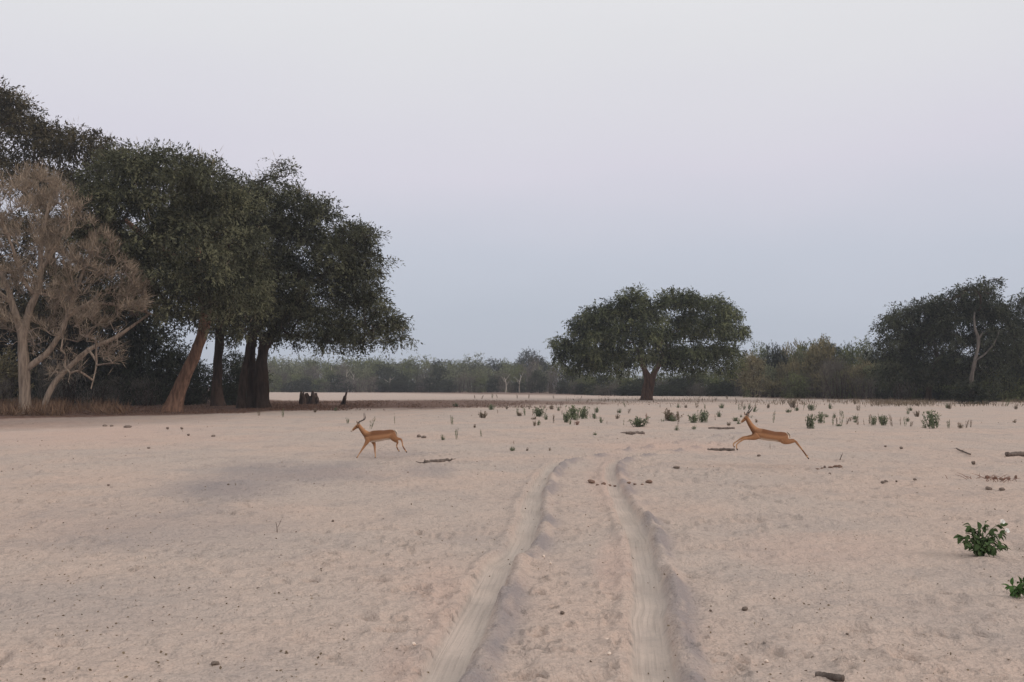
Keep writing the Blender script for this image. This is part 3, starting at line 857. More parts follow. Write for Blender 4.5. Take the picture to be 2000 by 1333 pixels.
# shaded thicket under the trees at the left
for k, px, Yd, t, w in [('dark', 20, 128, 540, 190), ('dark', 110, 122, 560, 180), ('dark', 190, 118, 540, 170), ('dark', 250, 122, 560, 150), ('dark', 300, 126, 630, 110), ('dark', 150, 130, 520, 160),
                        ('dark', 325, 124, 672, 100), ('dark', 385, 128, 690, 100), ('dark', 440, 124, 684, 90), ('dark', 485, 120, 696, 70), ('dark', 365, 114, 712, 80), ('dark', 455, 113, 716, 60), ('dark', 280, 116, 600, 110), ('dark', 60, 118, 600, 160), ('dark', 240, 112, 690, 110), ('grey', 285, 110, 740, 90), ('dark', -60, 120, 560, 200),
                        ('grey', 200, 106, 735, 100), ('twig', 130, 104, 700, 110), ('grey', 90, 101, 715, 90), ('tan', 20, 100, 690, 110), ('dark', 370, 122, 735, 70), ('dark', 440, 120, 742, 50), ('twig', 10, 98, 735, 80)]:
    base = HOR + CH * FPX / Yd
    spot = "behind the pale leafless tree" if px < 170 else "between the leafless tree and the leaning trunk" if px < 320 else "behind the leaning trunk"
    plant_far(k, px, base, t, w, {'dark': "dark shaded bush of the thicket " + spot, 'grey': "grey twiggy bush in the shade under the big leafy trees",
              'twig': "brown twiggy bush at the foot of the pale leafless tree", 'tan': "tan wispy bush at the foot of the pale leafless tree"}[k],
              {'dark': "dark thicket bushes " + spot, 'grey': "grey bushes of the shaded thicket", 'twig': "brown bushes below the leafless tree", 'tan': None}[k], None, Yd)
# thin pale dead trunks standing before the far wood
for px, t, b, lean in [(681, 722, 766, -3), (690, 730, 766, 2), (692, 742, 766, 1), (640, 715, 765.5, 8), (625, 728, 765.5, 9), (760, 738, 767, 2), (838, 742, 767, -4), (1015, 735, 768, 3), (987, 738, 768, -2)]:
    Y = CH * FPX / (b - HOR); mb = MB(); rr = np.random.default_rng(int(px))
    p0 = at_y(px, b, Y); z0 = float(height(np.array([p0[0]]), np.array([Y]), False)[0]); p0[2] = z0 - .3
    p1 = at_y(px + lean, t, Y); P = bez(p0, (p0 + p1) / 2 + rr.normal(size=3) * .5, p1, 7)
    mb.tube(P, np.linspace(.26, .08, 7), 7, .1, int(px))
    for q in (3, 4, 5):
        e = P[q] + np.array([rr.choice([-1, 1]) * rr.uniform(.8, 2), rr.uniform(-1, 1), rr.uniform(1, 2.6)])
        mb.tube(bez(P[q], (P[q] + e) / 2 + [0, 0, -.3], e, 4), np.linspace(.09, .03, 4), 4)
    loc = np.array([p0[0], Y, z0])
    tag(mb.build("dead_trunk", M['bark_pale'], None, True), "thin pale dead trunk standing before the far wood", "dead tree", "pale dead trunks before the far wood")

# ------------------------------------------------------------------ dry grass and litter (uncountable)
def blades(name, label, spots, mat, hgt, wid, seed, lean=.35):
    """spots: (px0, px1, py0, py1, count); blades standing on the ground"""
    rng = np.random.default_rng(seed); mb = MB()
    for px0, px1, py0, py1, n in spots:
        px = rng.uniform(px0, px1, n); py = rng.uniform(py0, py1, n)
        keep = fbm(px * .02, py * .11, seed) + rng.normal(size=n) * .08 > .44
        px, py = px[keep], py[keep]
        P2 = np.array([flat_at(a, b) for a, b in zip(px, py)])
        z = height(P2[:, 0], P2[:, 1], False)
        N = len(px)
        D = unit(rng.normal(size=(N, 3)) * lean + np.array([0, 0, 1.0]))
        H = hgt * rng.uniform(.4, 1.4, N)
        mb.leaves(np.c_[P2, z - .02], D, H, wid * rng.uniform(.6, 1.5, N), np.clip(rng.normal(.5, .25, N), 0, 1), rng)
    o = mb.build(name, mat)
    return tag(o, label, "dry grass" if 'grass' in name else "litter", None, "stuff")
blades("dry_grass", "tall tan dry grass round the leafless tree", [(-60, 125, 795, 813, 5200), (-60, 60, 790, 800, 1500), (100, 250, 797, 811, 1100)], M['grass_tan'], 1.0, .06, 41, .5)
blades("leaf_litter", "brown dead leaves and stubble under the trees and along the swale",
       [(100, 480, 793, 809, 6000), (480, 760, 783, 803, 10000), (700, 1100, 782, 798, 7000), (1000, 1500, 784, 792, 1200), (520, 700, 786, 803, 4500)], M['litter'], .17, .05, 42, .8)
blades("dry_grass", "sparse dry stubble at the edge of the right hand wood", [(1430, 2000, 780, 792, 2600), (1700, 2000, 784, 795, 2200), (1100, 1450, 776, 788, 700)], M['weed_brown'], .5, .06, 43, .3)

# ------------------------------------------------------------------ weeds on the sand, each one a thing
def weed_mesh(kind, seed):
    """unit height, about unit width"""
    rng = np.random.default_rng(seed); mb = MB()
    ns = {'clump': 26, 'stalks': 7, 'spike': 3, 'low': 22}[kind]
    for i in range(ns):
        a = rng.uniform(0, 6.28); b = np.array([math.cos(a), math.sin(a), 0]) * rng.uniform(0, .26 if kind != 'spike' else .1)
        e = b * rng.uniform(1.2, 2.3) + np.array([rng.normal() * .06, rng.normal() * .06, rng.uniform(.55, 1.0) if kind != 'low' else rng.uniform(.4, 1)])
        P = bez(b, (b + e) / 2 + rng.normal(size=3) * .04, e, 4)
        mb.tube(P, [.014, .012, .010, .004], 3, a=rng.uniform(.2, .7))
        nlf = {'clump': 11, 'stalks': 12, 'spike': 16, 'low': 9}[kind]
        t = rng.uniform(.12, 1, nlf)
        Q = np.array([P[0] * (1 - u) + P[-1] * u for u in t])
        D = unit(rng.normal(size=(nlf, 3)) * .55 + np.array([0, 0, .75 if kind != 'low' else .35]))
        mb.leaves(Q, D, rng.uniform(.10, .24, nlf), rng.uniform(.04, .075, nlf), np.clip(rng.normal(.5, .22, nlf), 0, 1), rng)
    V = np.concatenate(mb.V)
    return mesh_from("weed", V, np.concatenate(mb.Q), False, {"var": np.concatenate(mb.A)})
WEED = {}
for kd in ('clump', 'stalks', 'spike', 'low'):
    for mt in ('weed', 'weed_brown', 'weed_red'):
        WEED[kd, mt] = []
        for s in range(2):
            me = weed_mesh(kd, 900 + s + 10 * len(WEED)); me.materials.append(M[mt]); WEED[kd, mt].append(me)
WLAB = {('clump', 'weed'): "bushy green weed tuft standing on the open sand", ('clump', 'weed_brown'): "bushy dull brown weed tuft standing on the open sand",
        ('stalks', 'weed'): "few upright green weed stalks on the open sand", ('stalks', 'weed_brown'): "few upright brown dry stalks on the open sand",
        ('spike', 'weed'): "single thin green weed spike on the open sand", ('spike', 'weed_brown'): "single thin dry brown spike on the open sand",
        ('low', 'weed'): "small low green weed on the open sand", ('low', 'weed_brown'): "small low brown weed on the open sand",
        ('stalks', 'weed_red'): "reddish brown dry stalks on the open sand", ('low', 'weed_red'): "low reddish brown dry weed on the open sand",
        ('spike', 'weed_red'): "thin reddish dry spike on the open sand", ('clump', 'weed_red'): "bushy reddish dry weed on the open sand"}
C_, T_, K_, O_ = 'clump', 'stalks', 'spike', 'low'
G_, B_, R_ = 'weed', 'weed_brown', 'weed_red'
rw = np.random.default_rng(5)
def weed(px, py, h, w, kd, mt, label=None):
    g = ground_at(px, py); k = math.hypot(g[0], g[1]) / FPX
    me = WEED[kd, mt][rw.integers(2)]
    o = obj("weed", me, (g[0], g[1], g[2] - .015), rw.uniform(0, 6.28), (w * k * (1.5 if kd == 'clump' else 1.15), w * k * (1.5 if kd == 'clump' else 1.15), h * k * 1.0))
    o.rotation_euler[0] = rw.normal() * .10; o.rotation_euler[1] = rw.normal() * .16
    zone = ("near the wood edge" if py < 803 else "near the trotting antelope" if px < 800 else "beside the swale end" if px < 1000 else
            "in the weed patch before the lone tree" if px < 1200 else "by the wheel track bend" if px < 1440 else "behind the leaping antelope" if px < 1620 else "in the long stalk row")
    lb = label or WLAB[kd, mt].replace("on the open sand", zone).replace("standing ", "")
    tag(o, lb, "weed", None if label else zone + ", " + {G_: "green weeds", B_: "brown weeds", R_: "reddish weeds"}[mt] + " on the sand, " + {C_: "bushy", T_: "stalks", K_: "spikes", O_: "low"}[kd])
for a in [(1011, 813, 20, 8, T_, G_), (1026, 812, 19, 8, T_, G_), (1040, 813, 12, 5, K_, R_), (1054, 814, 19, 22, C_, G_), (1067, 821, 12, 11, O_, G_), (1082, 826, 20, 9, T_, B_), (1097, 811, 11, 5, K_, B_),
          (1105, 826, 22, 15, C_, G_), (1120, 820, 27, 28, C_, G_), (1138, 818, 24, 20, C_, G_), (1126, 830, 10, 12, O_, R_), (1153, 817, 11, 5, K_, B_), (1173, 827, 18, 6, K_, G_), (1185, 829, 8, 5, K_, B_),
          (1218, 832, 15, 5, K_, G_), (1264, 822, 15, 8, T_, R_), (1307, 823, 22, 28, C_, B_), (1327, 825, 24, 12, T_, B_), (1322, 842, 11, 11, O_, G_), (1324, 836, 20, 6, K_, B_),
          (1355, 826, 18, 20, C_, G_), (1370, 826, 25, 18, C_, G_), (1381, 826, 17, 10, T_, G_), (1356, 840, 9, 10, O_, G_), (1405, 815, 14, 12, O_, G_), (1397, 822, 14, 6, K_, B_), (1163, 851, 9, 9, O_, G_),
          (1290, 797, 8, 6, K_, B_), (1311, 797, 9, 5, K_, B_), (1325, 797, 8, 10, O_, G_), (1340, 797, 7, 8, O_, B_), (1361, 797, 14, 12, T_, B_), (1377, 799, 11, 6, T_, G_), (1410, 798, 10, 14, O_, G_),
          (1449, 795, 14, 6, T_, B_), (1475, 801, 17, 7, T_, B_), (1205, 807, 7, 5, K_, B_), (1227, 808, 12, 10, T_, B_), (1207, 795, 9, 4, K_, B_), (1222, 796, 12, 6, T_, G_), (1238, 790, 9, 4, K_, B_),
          (1002, 881, 10, 15, O_, G_), (1029, 881, 8, 6, O_, B_), (1074, 881, 8, 6, O_, B_), (1004, 868, 10, 5, K_, B_), (1550, 797, 16, 14, C_, B_), (1569, 802, 23, 6, K_, G_), (1556, 800, 12, 6, T_, R_),
          (1594, 797, 8, 4, K_, B_), (1582, 837, 29, 16, C_, G_), (1603, 829, 21, 12, C_, G_), (1592, 824, 14, 8, T_, G_), (1627, 831, 20, 7, T_, G_), (1634, 831, 18, 6, T_, B_), (1641, 832, 22, 8, T_, G_),
          (1653, 829, 18, 8, T_, B_), (1675, 830, 19, 8, T_, B_), (1688, 830, 14, 6, K_, B_), (1697, 830, 22, 9, T_, B_), (1705, 832, 18, 11, C_, G_), (1717, 830, 24, 6, K_, B_), (1725, 831, 20, 18, C_, G_),
          (1743, 833, 28, 9, T_, B_), (1759, 832, 17, 6, K_, B_), (1769, 832, 16, 7, T_, G_), (1779, 833, 12, 9, T_, B_), (1852, 837, 18, 9, T_, G_), (1877, 837, 12, 12, O_, B_),
          (1886, 836, 20, 8, T_, B_), (1896, 836, 17, 6, T_, B_), (1733, 788, 8, 12, O_, B_), (1850, 798, 10, 10, O_, G_), (1984, 800, 9, 8, O_, B_), (1982, 826, 8, 8, O_, B_), (505, 813, 14, 10, T_, B_),
          (552, 815, 16, 10, T_, G_), (680, 827, 12, 10, T_, G_), (723, 838, 24, 9, T_, G_), (771, 829, 22, 6, K_, G_), (884, 831, 22, 9, T_, G_), (890, 860, 26, 9, T_, G_), (865, 861, 13, 10, O_, G_),
          (940, 853, 16, 6, T_, G_), (927, 836, 8, 7, O_, B_), (960, 801, 11, 13, C_, G_), (942, 817, 13, 15, C_, B_), (990, 800, 8, 6, O_, B_), (972, 808, 9, 5, K_, B_), (891, 795, 10, 14, O_, G_),
          (927, 780, 9, 5, T_, B_), (941, 780, 10, 5, T_, B_), (962, 779, 11, 6, T_, G_), (972, 778, 9, 5, T_, B_), (1010, 779, 9, 5, T_, B_), (1033, 779, 10, 5, T_, B_), (1082, 779, 8, 5, T_, B_),
          (1033, 800, 12, 8, T_, B_), (1078, 800, 10, 12, O_, B_), (1090, 803, 9, 8, O_, G_), (1150, 799, 8, 5, K_, B_), (1460, 815, 9, 8, O_, B_), (1510, 826, 24, 7, T_, G_), (1500, 798, 11, 8, O_, B_),
          (1420, 780, 9, 7, T_, B_), (1437, 790, 12, 6, T_, B_), (1620, 790, 8, 4, K_, B_), (1690, 795, 6, 5, K_, B_), (615, 806, 9, 8, O_, B_), (655, 803, 8, 8, O_, G_), (1135, 779, 8, 4, K_, B_),
          (1505, 878, 13, 4, K_, B_), (1670, 790, 8, 6, O_, B_), (1790, 793, 9, 6, O_, B_), (1920, 793, 11, 7, T_, B_), (1965, 794, 13, 8, T_, G_), (1530, 790, 10, 7, T_, B_), (1188, 783, 10, 5, K_, B_)]:
    weed(*a)
for i in range(46):                                     # small seedlings that thicken the loose band of weeds
    px_ = 1000 + 900 * rw.uniform() ** .9; py_ = rw.choice([801, 808, 816, 824, 831]) + rw.uniform(-3, 3)
    weed(px_, py_, rw.uniform(6, 13), rw.uniform(6, 14), [O_, T_, O_, C_][rw.integers(4)], [G_, G_, B_][rw.integers(3)])
weed(1250, 834, 20, 34, C_, G_, "wide striped yellow green tuft near the wheel track")
weed(1822, 838, 31, 27, C_, G_, "brightest bushy green tuft among the row of stalks")

# ------------------------------------------------------------------ broad leaved plants in the foreground
def leaf_mesh(name, mat):
    bm = bmesh.new()
    xs = [0, .18, .42, .68, .88, 1.0]; ws = [.02, .17, .25, .21, .11, .0]
    rows = []
    for x_, w_ in zip(xs, ws):
        z = .12 * math.sin(x_ * 2.4) - .22 * x_ * x_
        rows.append([bm.verts.new((x_, -w_, z + .07 * w_ / .25)), bm.verts.new((x_, 0, z - .02)), bm.verts.new((x_, w_, z + .07 * w_ / .25))])
    for a, b in zip(rows[:-1], rows[1:]):
        for q in (0, 1):
            bm.faces.new((a[q], b[q], b[q + 1], a[q + 1]))
    bmesh.ops.remove_doubles(bm, verts=bm.verts, dist=1e-4)
    bmesh.ops.solidify(bm, geom=bm.faces[:], thickness=.012)
    me = bpy.data.meshes.new(name); bm.to_mesh(me); bm.free()
    me.materials.append(mat)
    at = me.attributes.new("var", 'FLOAT', 'POINT')
    at.data.foreach_set("value", np.full(len(me.vertices), .5, np.float32))
    return me

def aim(o, d, roll=0.0):
    d = Vector(d).normalized()
    o.rotation_euler = (d.to_track_quat('X', 'Z') @ Matrix.Rotation(roll, 3, 'X').to_quaternion()).to_euler()

def broad_plant(name, label, px, py, wpx, hpx, nst, nleaf, mat, seed, flowers=0, lsz=.085):
    rng = np.random.default_rng(seed)
    g = ground_at(px, py); k = g[1] / FPX
    W, H = wpx * k, hpx * k
    root = empty(name, (g[0], g[1], g[2]))
    tag(root, label, "plant")
    lm = leaf_mesh("leaf", mat)
    sb = MB(); tips = []
    for i in range(nst):
        a = rng.uniform(0, 6.28); q = rng.uniform(.15, 1.0) ** .6
        e = np.array([math.cos(a) * W * .46 * q, math.sin(a) * W * .36 * q, H * rng.uniform(.45, 1.0) * (1.0 - .55 * q * q)])
        if i < flowers: e = np.array([(W * .36, -.05, H * .84), (W * .42, -.06, H * .62)][i])
        P = bez(np.array([0, 0, -.03]) + rng.normal(size=3) * np.array([.02, .02, 0]), np.array([e[0] * .35, e[1] * .35, e[2] * .85]), e, 7)
        sb.tube(P, np.linspace(.007, .003, 7), 5); tips.append(P)
    sb.build("stems", M['stem'], root, True)
    for i in range(nleaf):
        P = tips[i % nst]; t = rng.uniform(.25, 1.0); j = min(5, int(t * 6)); p = P[j] * (1 - (t * 6 - j)) + P[j + 1] * (t * 6 - j)
        out = unit(np.array([p[0], p[1], 0]) + rng.normal(size=3) * .05)
        d = unit(out * .8 + rng.normal(size=3) * .55 + np.array([0, 0, -.25]))
        o = obj("leaf", lm, p, 0, (1, 1, 1), root)
        s = lsz * rng.uniform(.65, 1.3); o.scale = (s, s * rng.uniform(.8, 1.15), s)
        aim(o, d, rng.normal() * .6)
    for i in range(flowers):
        fb = MB(); n = 10; th = np.linspace(0, 6.283, n, endpoint=False)
        prof = [(0, .004), (.03, .008), (.06, .016), (.078, .036), (.082, .044)]
        V = np.concatenate([np.c_[np.cos(th) * r * (1 + .12 * np.cos(5 * th) * (r > .03)), np.sin(th) * r * (1 + .12 * np.cos(5 * th) * (r > .03)), np.full(n, z)] for z, r in prof])
        ii = np.arange(len(prof) - 1)[:, None] * n; jj = np.arange(n)[None, :]
        fb.add(V, np.stack([ii + jj, ii + (jj + 1) % n, ii + n + (jj + 1) % n, ii + n + jj], -1).reshape(-1, 4))
        o = fb.build("flower", M['petal'], root, True)
        o.location = tips[i][-1]
        o.rotation_euler = (.95, .25 + .3 * i, 0); o.scale = (.72, .72, .8)
    return root
broad_plant("leafy_plant", "bushy dark green plant with broad leaves and two white flowers", 1913, 1086, 104, 74, 30, 210, M['weedleaf'], 61, 2, .095)
broad_plant("leafy_plant", "small bright green sprout with few broad leaves on the sand", 1989, 1166, 54, 46, 9, 34, M['weedleaf_bright'], 62, 0, .085)

# ------------------------------------------------------------------ clods, dung, sticks and logs
def clod_mesh(name, mat, seed, flat=.6):
    bm = bmesh.new(); bmesh.ops.create_icosphere(bm, subdivisions=2, radius=.5)
    rng = np.random.default_rng(seed); off = rng.uniform(0, 50)
    for v in bm.verts:
        n = fbm(np.array([v.co.x * 2.6 + off]), np.array([v.co.y * 2.6 + v.co.z * 3.1]), seed, 2)[0]
        v.co *= .70 + .62 * n
        v.co.z = v.co.z * flat + .5 * flat * .55
    me = bpy.data.meshes.new(name); bm.to_mesh(me); bm.free(); me.materials.append(mat)
    return me
CL = {m: [clod_mesh("clod", M[m], 70 + s) for s in range(4)] for m in ('clod', 'dung', 'chip')}
rc = np.random.default_rng(9)
def clod(px, py, w, h, m, label, group, name="clod", cat="clod"):
    g = ground_at(px, py); k = g[1] / FPX
    o = obj(name, CL[m][rc.integers(4)], (g[0], g[1], g[2] + .004), rc.uniform(0, 6.28), (w * k, w * k * rc.uniform(.7, 1.1), h * k * 1.5))
    tag(o, label, cat, group)
for px, py, w, h in [(1155, 946, 15, 9), (1167, 949, 7, 5), (1179, 946, 9, 8), (1190, 950, 8, 5), (1201, 951, 7, 4), (1228, 948, 8, 5), (1240, 948, 7, 4), (1254, 948, 6, 4), (1268, 947, 13, 9)]:
    clod(px, py, w, h, 'clod', "reddish brown clod in the row lying across the wheel track", "clods in a row across the track")
for px, py, w, h in [(1928, 934, 9, 8), (1944, 936, 9, 8), (1956, 938, 8, 5), (1970, 938, 7, 5), (1984, 936, 6, 9)]:
    clod(px, py, w, h, 'clod', "reddish clod among dry twigs on the bare right sand", "reddish clods beside dry twigs")
for px, py, w, h in [(1931, 959, 12, 8), (1957, 959, 14, 8), (1724, 944, 8, 6), (1730, 943, 9, 7), (1901, 905, 9, 8), (1621, 931, 6, 6), (1760, 878, 7, 6), (1729, 874, 6, 5), (1751, 942, 6, 5),
                     (1787, 942, 7, 5), (1482, 893, 8, 5), (1322, 914, 15, 6), (1455, 1192, 16, 9), (1388, 1195, 6, 5), (205, 834, 10, 6), (218, 834, 8, 5), (250, 836, 17, 7), (327, 840, 6, 6), (355, 839, 6, 5),
                     (368, 854, 6, 5), (417, 853, 9, 6), (698, 838, 7, 8), (818, 854, 9, 8), (828, 857, 11, 7), (1611, 914, 5, 7), (446, 948, 6, 5), (212, 949, 6, 4), (290, 875, 8, 4), (505, 1143, 8, 5),
                     (420, 1298, 20, 7), (650, 1020, 5, 6), (1098, 1200, 8, 8), (1655, 1245, 6, 4)]:
    z_ = "near the leafless tree" if px < 480 and py < 900 else "near the trotting antelope" if py < 880 and px < 900 else "beyond the flowering plant" if px > 1600 and py < 1000 else "near the leaping antelope" if py < 1000 and px > 900 else "beside the wheel ruts" if px > 900 else "on the grey stained ground"
    clod(px, py, w, h, 'dung', "small grey brown dung clod " + z_, "dung clods " + z_)
for px, py, w, h in [(1597, 914, 8, 4), (1606, 914, 7, 5), (1622, 914, 10, 4), (1633, 914, 12, 6), (1641, 913, 9, 10)]:
    clod(px, py, w, h, 'clod', "brown clod of kicked up soil behind the leaping antelope", "soil kicked up by the leap")
for px, py, w, h in [(1186, 1252, 9, 6), (1190, 1278, 9, 7), (1497, 1294, 9, 7), (808, 1271, 8, 8), (1062, 1090, 5, 6), (1075, 1107, 5, 6), (838, 1212, 4, 4)]:
    clod(px, py, w, h, 'chip', "small whitish chip lying on the trampled sand", "pale chips on the sand", "pale_chip", "chip")
def stick(name, label, pts, r, mat, cat, twigs=0, seed=0, lift=.3):
    rng = np.random.default_rng(seed); mb = MB()
    P = np.array([ground_at(*p) for p in pts]); P[:, 2] += r * lift
    for q in range(3):                                   # a stiff piece of wood bridges the dimples
        tt = np.linspace(0, 1, len(P))
        P[:, q] = np.polyval(np.polyfit(tt, P[:, q], 1), tt) + (.12 * r * np.sin(tt * 5) if q == 1 else 0)
    P[:, 2] += max(0.0, max(hz(p[0], p[1]) - p[2] for p in P) + .25 * r)
    S = spline(P, 5); R = r * (1 + .25 * rng.normal(size=len(S)) * .5)
    R = np.clip(R, r * .7, r * 1.3)
    S = np.vstack([S[:1], S, S[-1:]]); R = np.r_[.001, R, .001]; S[0] -= (S[2] - S[1]) * .05; S[-1] += (S[-2] - S[-3]) * .05
    mb.tube(S, R, 9, .15, seed)
    for i in range(twigs):
        j = rng.integers(1, len(S) - 1); e = S[j] + np.array([rng.normal() * .25, rng.normal() * .15, rng.uniform(.01, .09)])
        mb.tube(bez(S[j], (S[j] + e) / 2 + rng.normal(size=3) * .03, e, 4), np.linspace(r * .4, r * .12, 4), 4)
    tag(mb.build(name, mat, None, True), label, cat)
stick("fallen_branch", "thick dark stick lying on the near sand by the rut", [(1594, 1322), (1612, 1326), (1630, 1331), (1646, 1338)], .024, M['wood'], "stick", 0, 1, .9)
stick("fallen_branch", "weathered branch lying behind the trotting antelope", [(828, 902), (845, 903), (860, 903), (876, 904)], .06, M['wood'], "branch", 6, 2)
stick("fallen_branch", "long grey log under the forefeet of the leaping antelope", [(1382, 880), (1400, 880), (1418, 881), (1434, 881)], .05, M['wood'], "log", 2, 3, .6)
stick("fallen_branch", "short brown log on the sand beyond the leaping antelope", [(1385, 838), (1400, 838), (1418, 838), (1434, 838)], .06, M['wood'], "log", 2, 4, .6)
stick("fallen_branch", "short grey log in the sand behind the striped tuft", [(1222, 850), (1236, 850), (1248, 851), (1257, 850)], .07, M['wood'], "log", 4, 5, .6)
stick("fallen_branch", "dark log end reaching in at the sand's right edge", [(1968, 890), (1984, 889), (2000, 890), (2030, 891)], .07, M['wood'], "log", 2, 6, .8)
stick("fallen_branch", "thin curved twig lying on the sand near the dark log", [(1868, 877), (1876, 885), (1885, 888), (1895, 888)], .025, M['wood'], "stick", 2, 7)
def upright(px, py, h, lean, label, mat, r):
    g = ground_at(px, py); k = g[1] / FPX; mb = MB()
    e = g + np.array([lean * k, .05, h * k]); m = (g + e) / 2 + np.array([.02, 0, 0])
    mb.tube(bez(g - [0, 0, .05], m, e, 6), np.linspace(r, r * .4, 6), 6, .1, 3)
    mb.tube(bez(m, m + [.03, 0, .05], m + [.05, .02, .12], 3), [r * .5, r * .4, r * .2], 4)
    tag(mb.build("upright_twig", mat, None, True), label, "twig")
upright(541, 1036, 19, -4, "thin brown twig stuck upright in the grey sand", M['wood'], .010)
upright(1640, 902, 8, 5, "small twig stub by the leaping antelope's hind feet", M['wood'], .02)
# dry reddish twigs on the right
rb = MB(); rr = np.random.default_rng(3); g0 = ground_at(1952, 938)
for i in range(46):
    p = g0 + np.array([rr.normal() * .38, rr.normal() * .25, 0]); p[2] = hz(p[0], p[1])
    e = p + np.array([rr.normal() * .14, rr.normal() * .1, rr.uniform(.03, .16)])
    rb.tube([p, (p + e) / 2 + [0, 0, .02], e], [.006, .005, .002], 4, a=rr.uniform(.2, .9))
o = rb.build("dry_twigs", M['weed_red']); tag(o, "loose reddish dry twigs scattered on the right sand", "twigs", None, "stuff")

# small droppings and leaf scraps too many to count
def scraps():
    rng = np.random.default_rng(44); mb = MB()
    n = 3600
    py = 800 + (rng.uniform(0, 1, n) ** 1.3) * 560; px = rng.uniform(-80, 2080, n)
    P2 = np.array([flat_at(a, b) for a, b in zip(px, py)])
    keep = fbm(P2[:, 0] * .35, P2[:, 1] * .2, 77, 3) + rng.normal(size=n) * .07 > .47
    P2 = P2[keep]; N = len(P2)
    z = height(P2[:, 0], P2[:, 1]) + .006
    d = np.hypot(P2[:, 0], P2[:, 1])
    D = unit(rng.normal(size=(N, 3)) * np.array([1, 1, .25]) + np.array([0, 0, .12]))
    L = rng.uniform(.010, .028, N) * (1 + d / 30)
    mb.leaves(np.c_[P2, z], D, L, L * rng.uniform(.35, .8, N), np.clip(rng.normal(.45, .25, N), 0, 1), rng)
    tag(mb.build("leaf_scraps", M['weed_brown']), "tiny dark leaf scraps and droppings strewn over the sand", "litter", None, "stuff")
scraps()

# ------------------------------------------------------------------ broken stumps
def stump(label, px, base, prongs, Y, mat, seed):
    g = at_y(px, base, Y); zb = float(height(np.array([g[0]]), np.array([Y]), False)[0]); mb = MB()
    for i, (bx, by, tx, ty, w0, w1, dy) in enumerate(prongs):
        a = at_y(bx, by, Y); b = at_y(tx, ty, Y); a[1] += dy; b[1] += dy * 1.2
        if by >= base - 1: a[2] = zb - .2
        k = Y / FPX
        S = spline([a, a * .6 + b * .4 + [.04, 0, 0], a * .25 + b * .75, b], 4)
        mb.tube(S, np.linspace(w0, w1, len(S)) * k, 10, .22, seed + i)
    tag(mb.build("broken_stump", mat, None, True), label, "stump")
stump("dark broken stump with jagged prongs beyond the brown swale", 602, 790,
      [(588, 791, 588, 764, 6, 1.6, .2), (593, 791, 594, 766, 7, 1.2, -.3), (600, 791, 598, 768, 7.0, 2.4, .3), (611, 791, 611, 764, 7.5, 2.0, 0), (617, 790, 616, 768, 6, 2.4, .2), (606, 791, 606, 774, 7, 4, .4), (621, 788, 619, 776, 2.5, 1.5, -.2)],
      CH * FPX / (790 - HOR), M['stump'], 81)
stump("leaning brown stump with a split foot beside the dark jagged stump", 671, 783,
      [(669, 791, 677, 766, 3.2, 1.8, 0), (664, 783, 673, 774, 2.2, 1.8, .2), (674, 790, 674, 776, 2.4, 1.5, -.2)], CH * FPX / (791 - HOR), M['bark_dark'], 82)

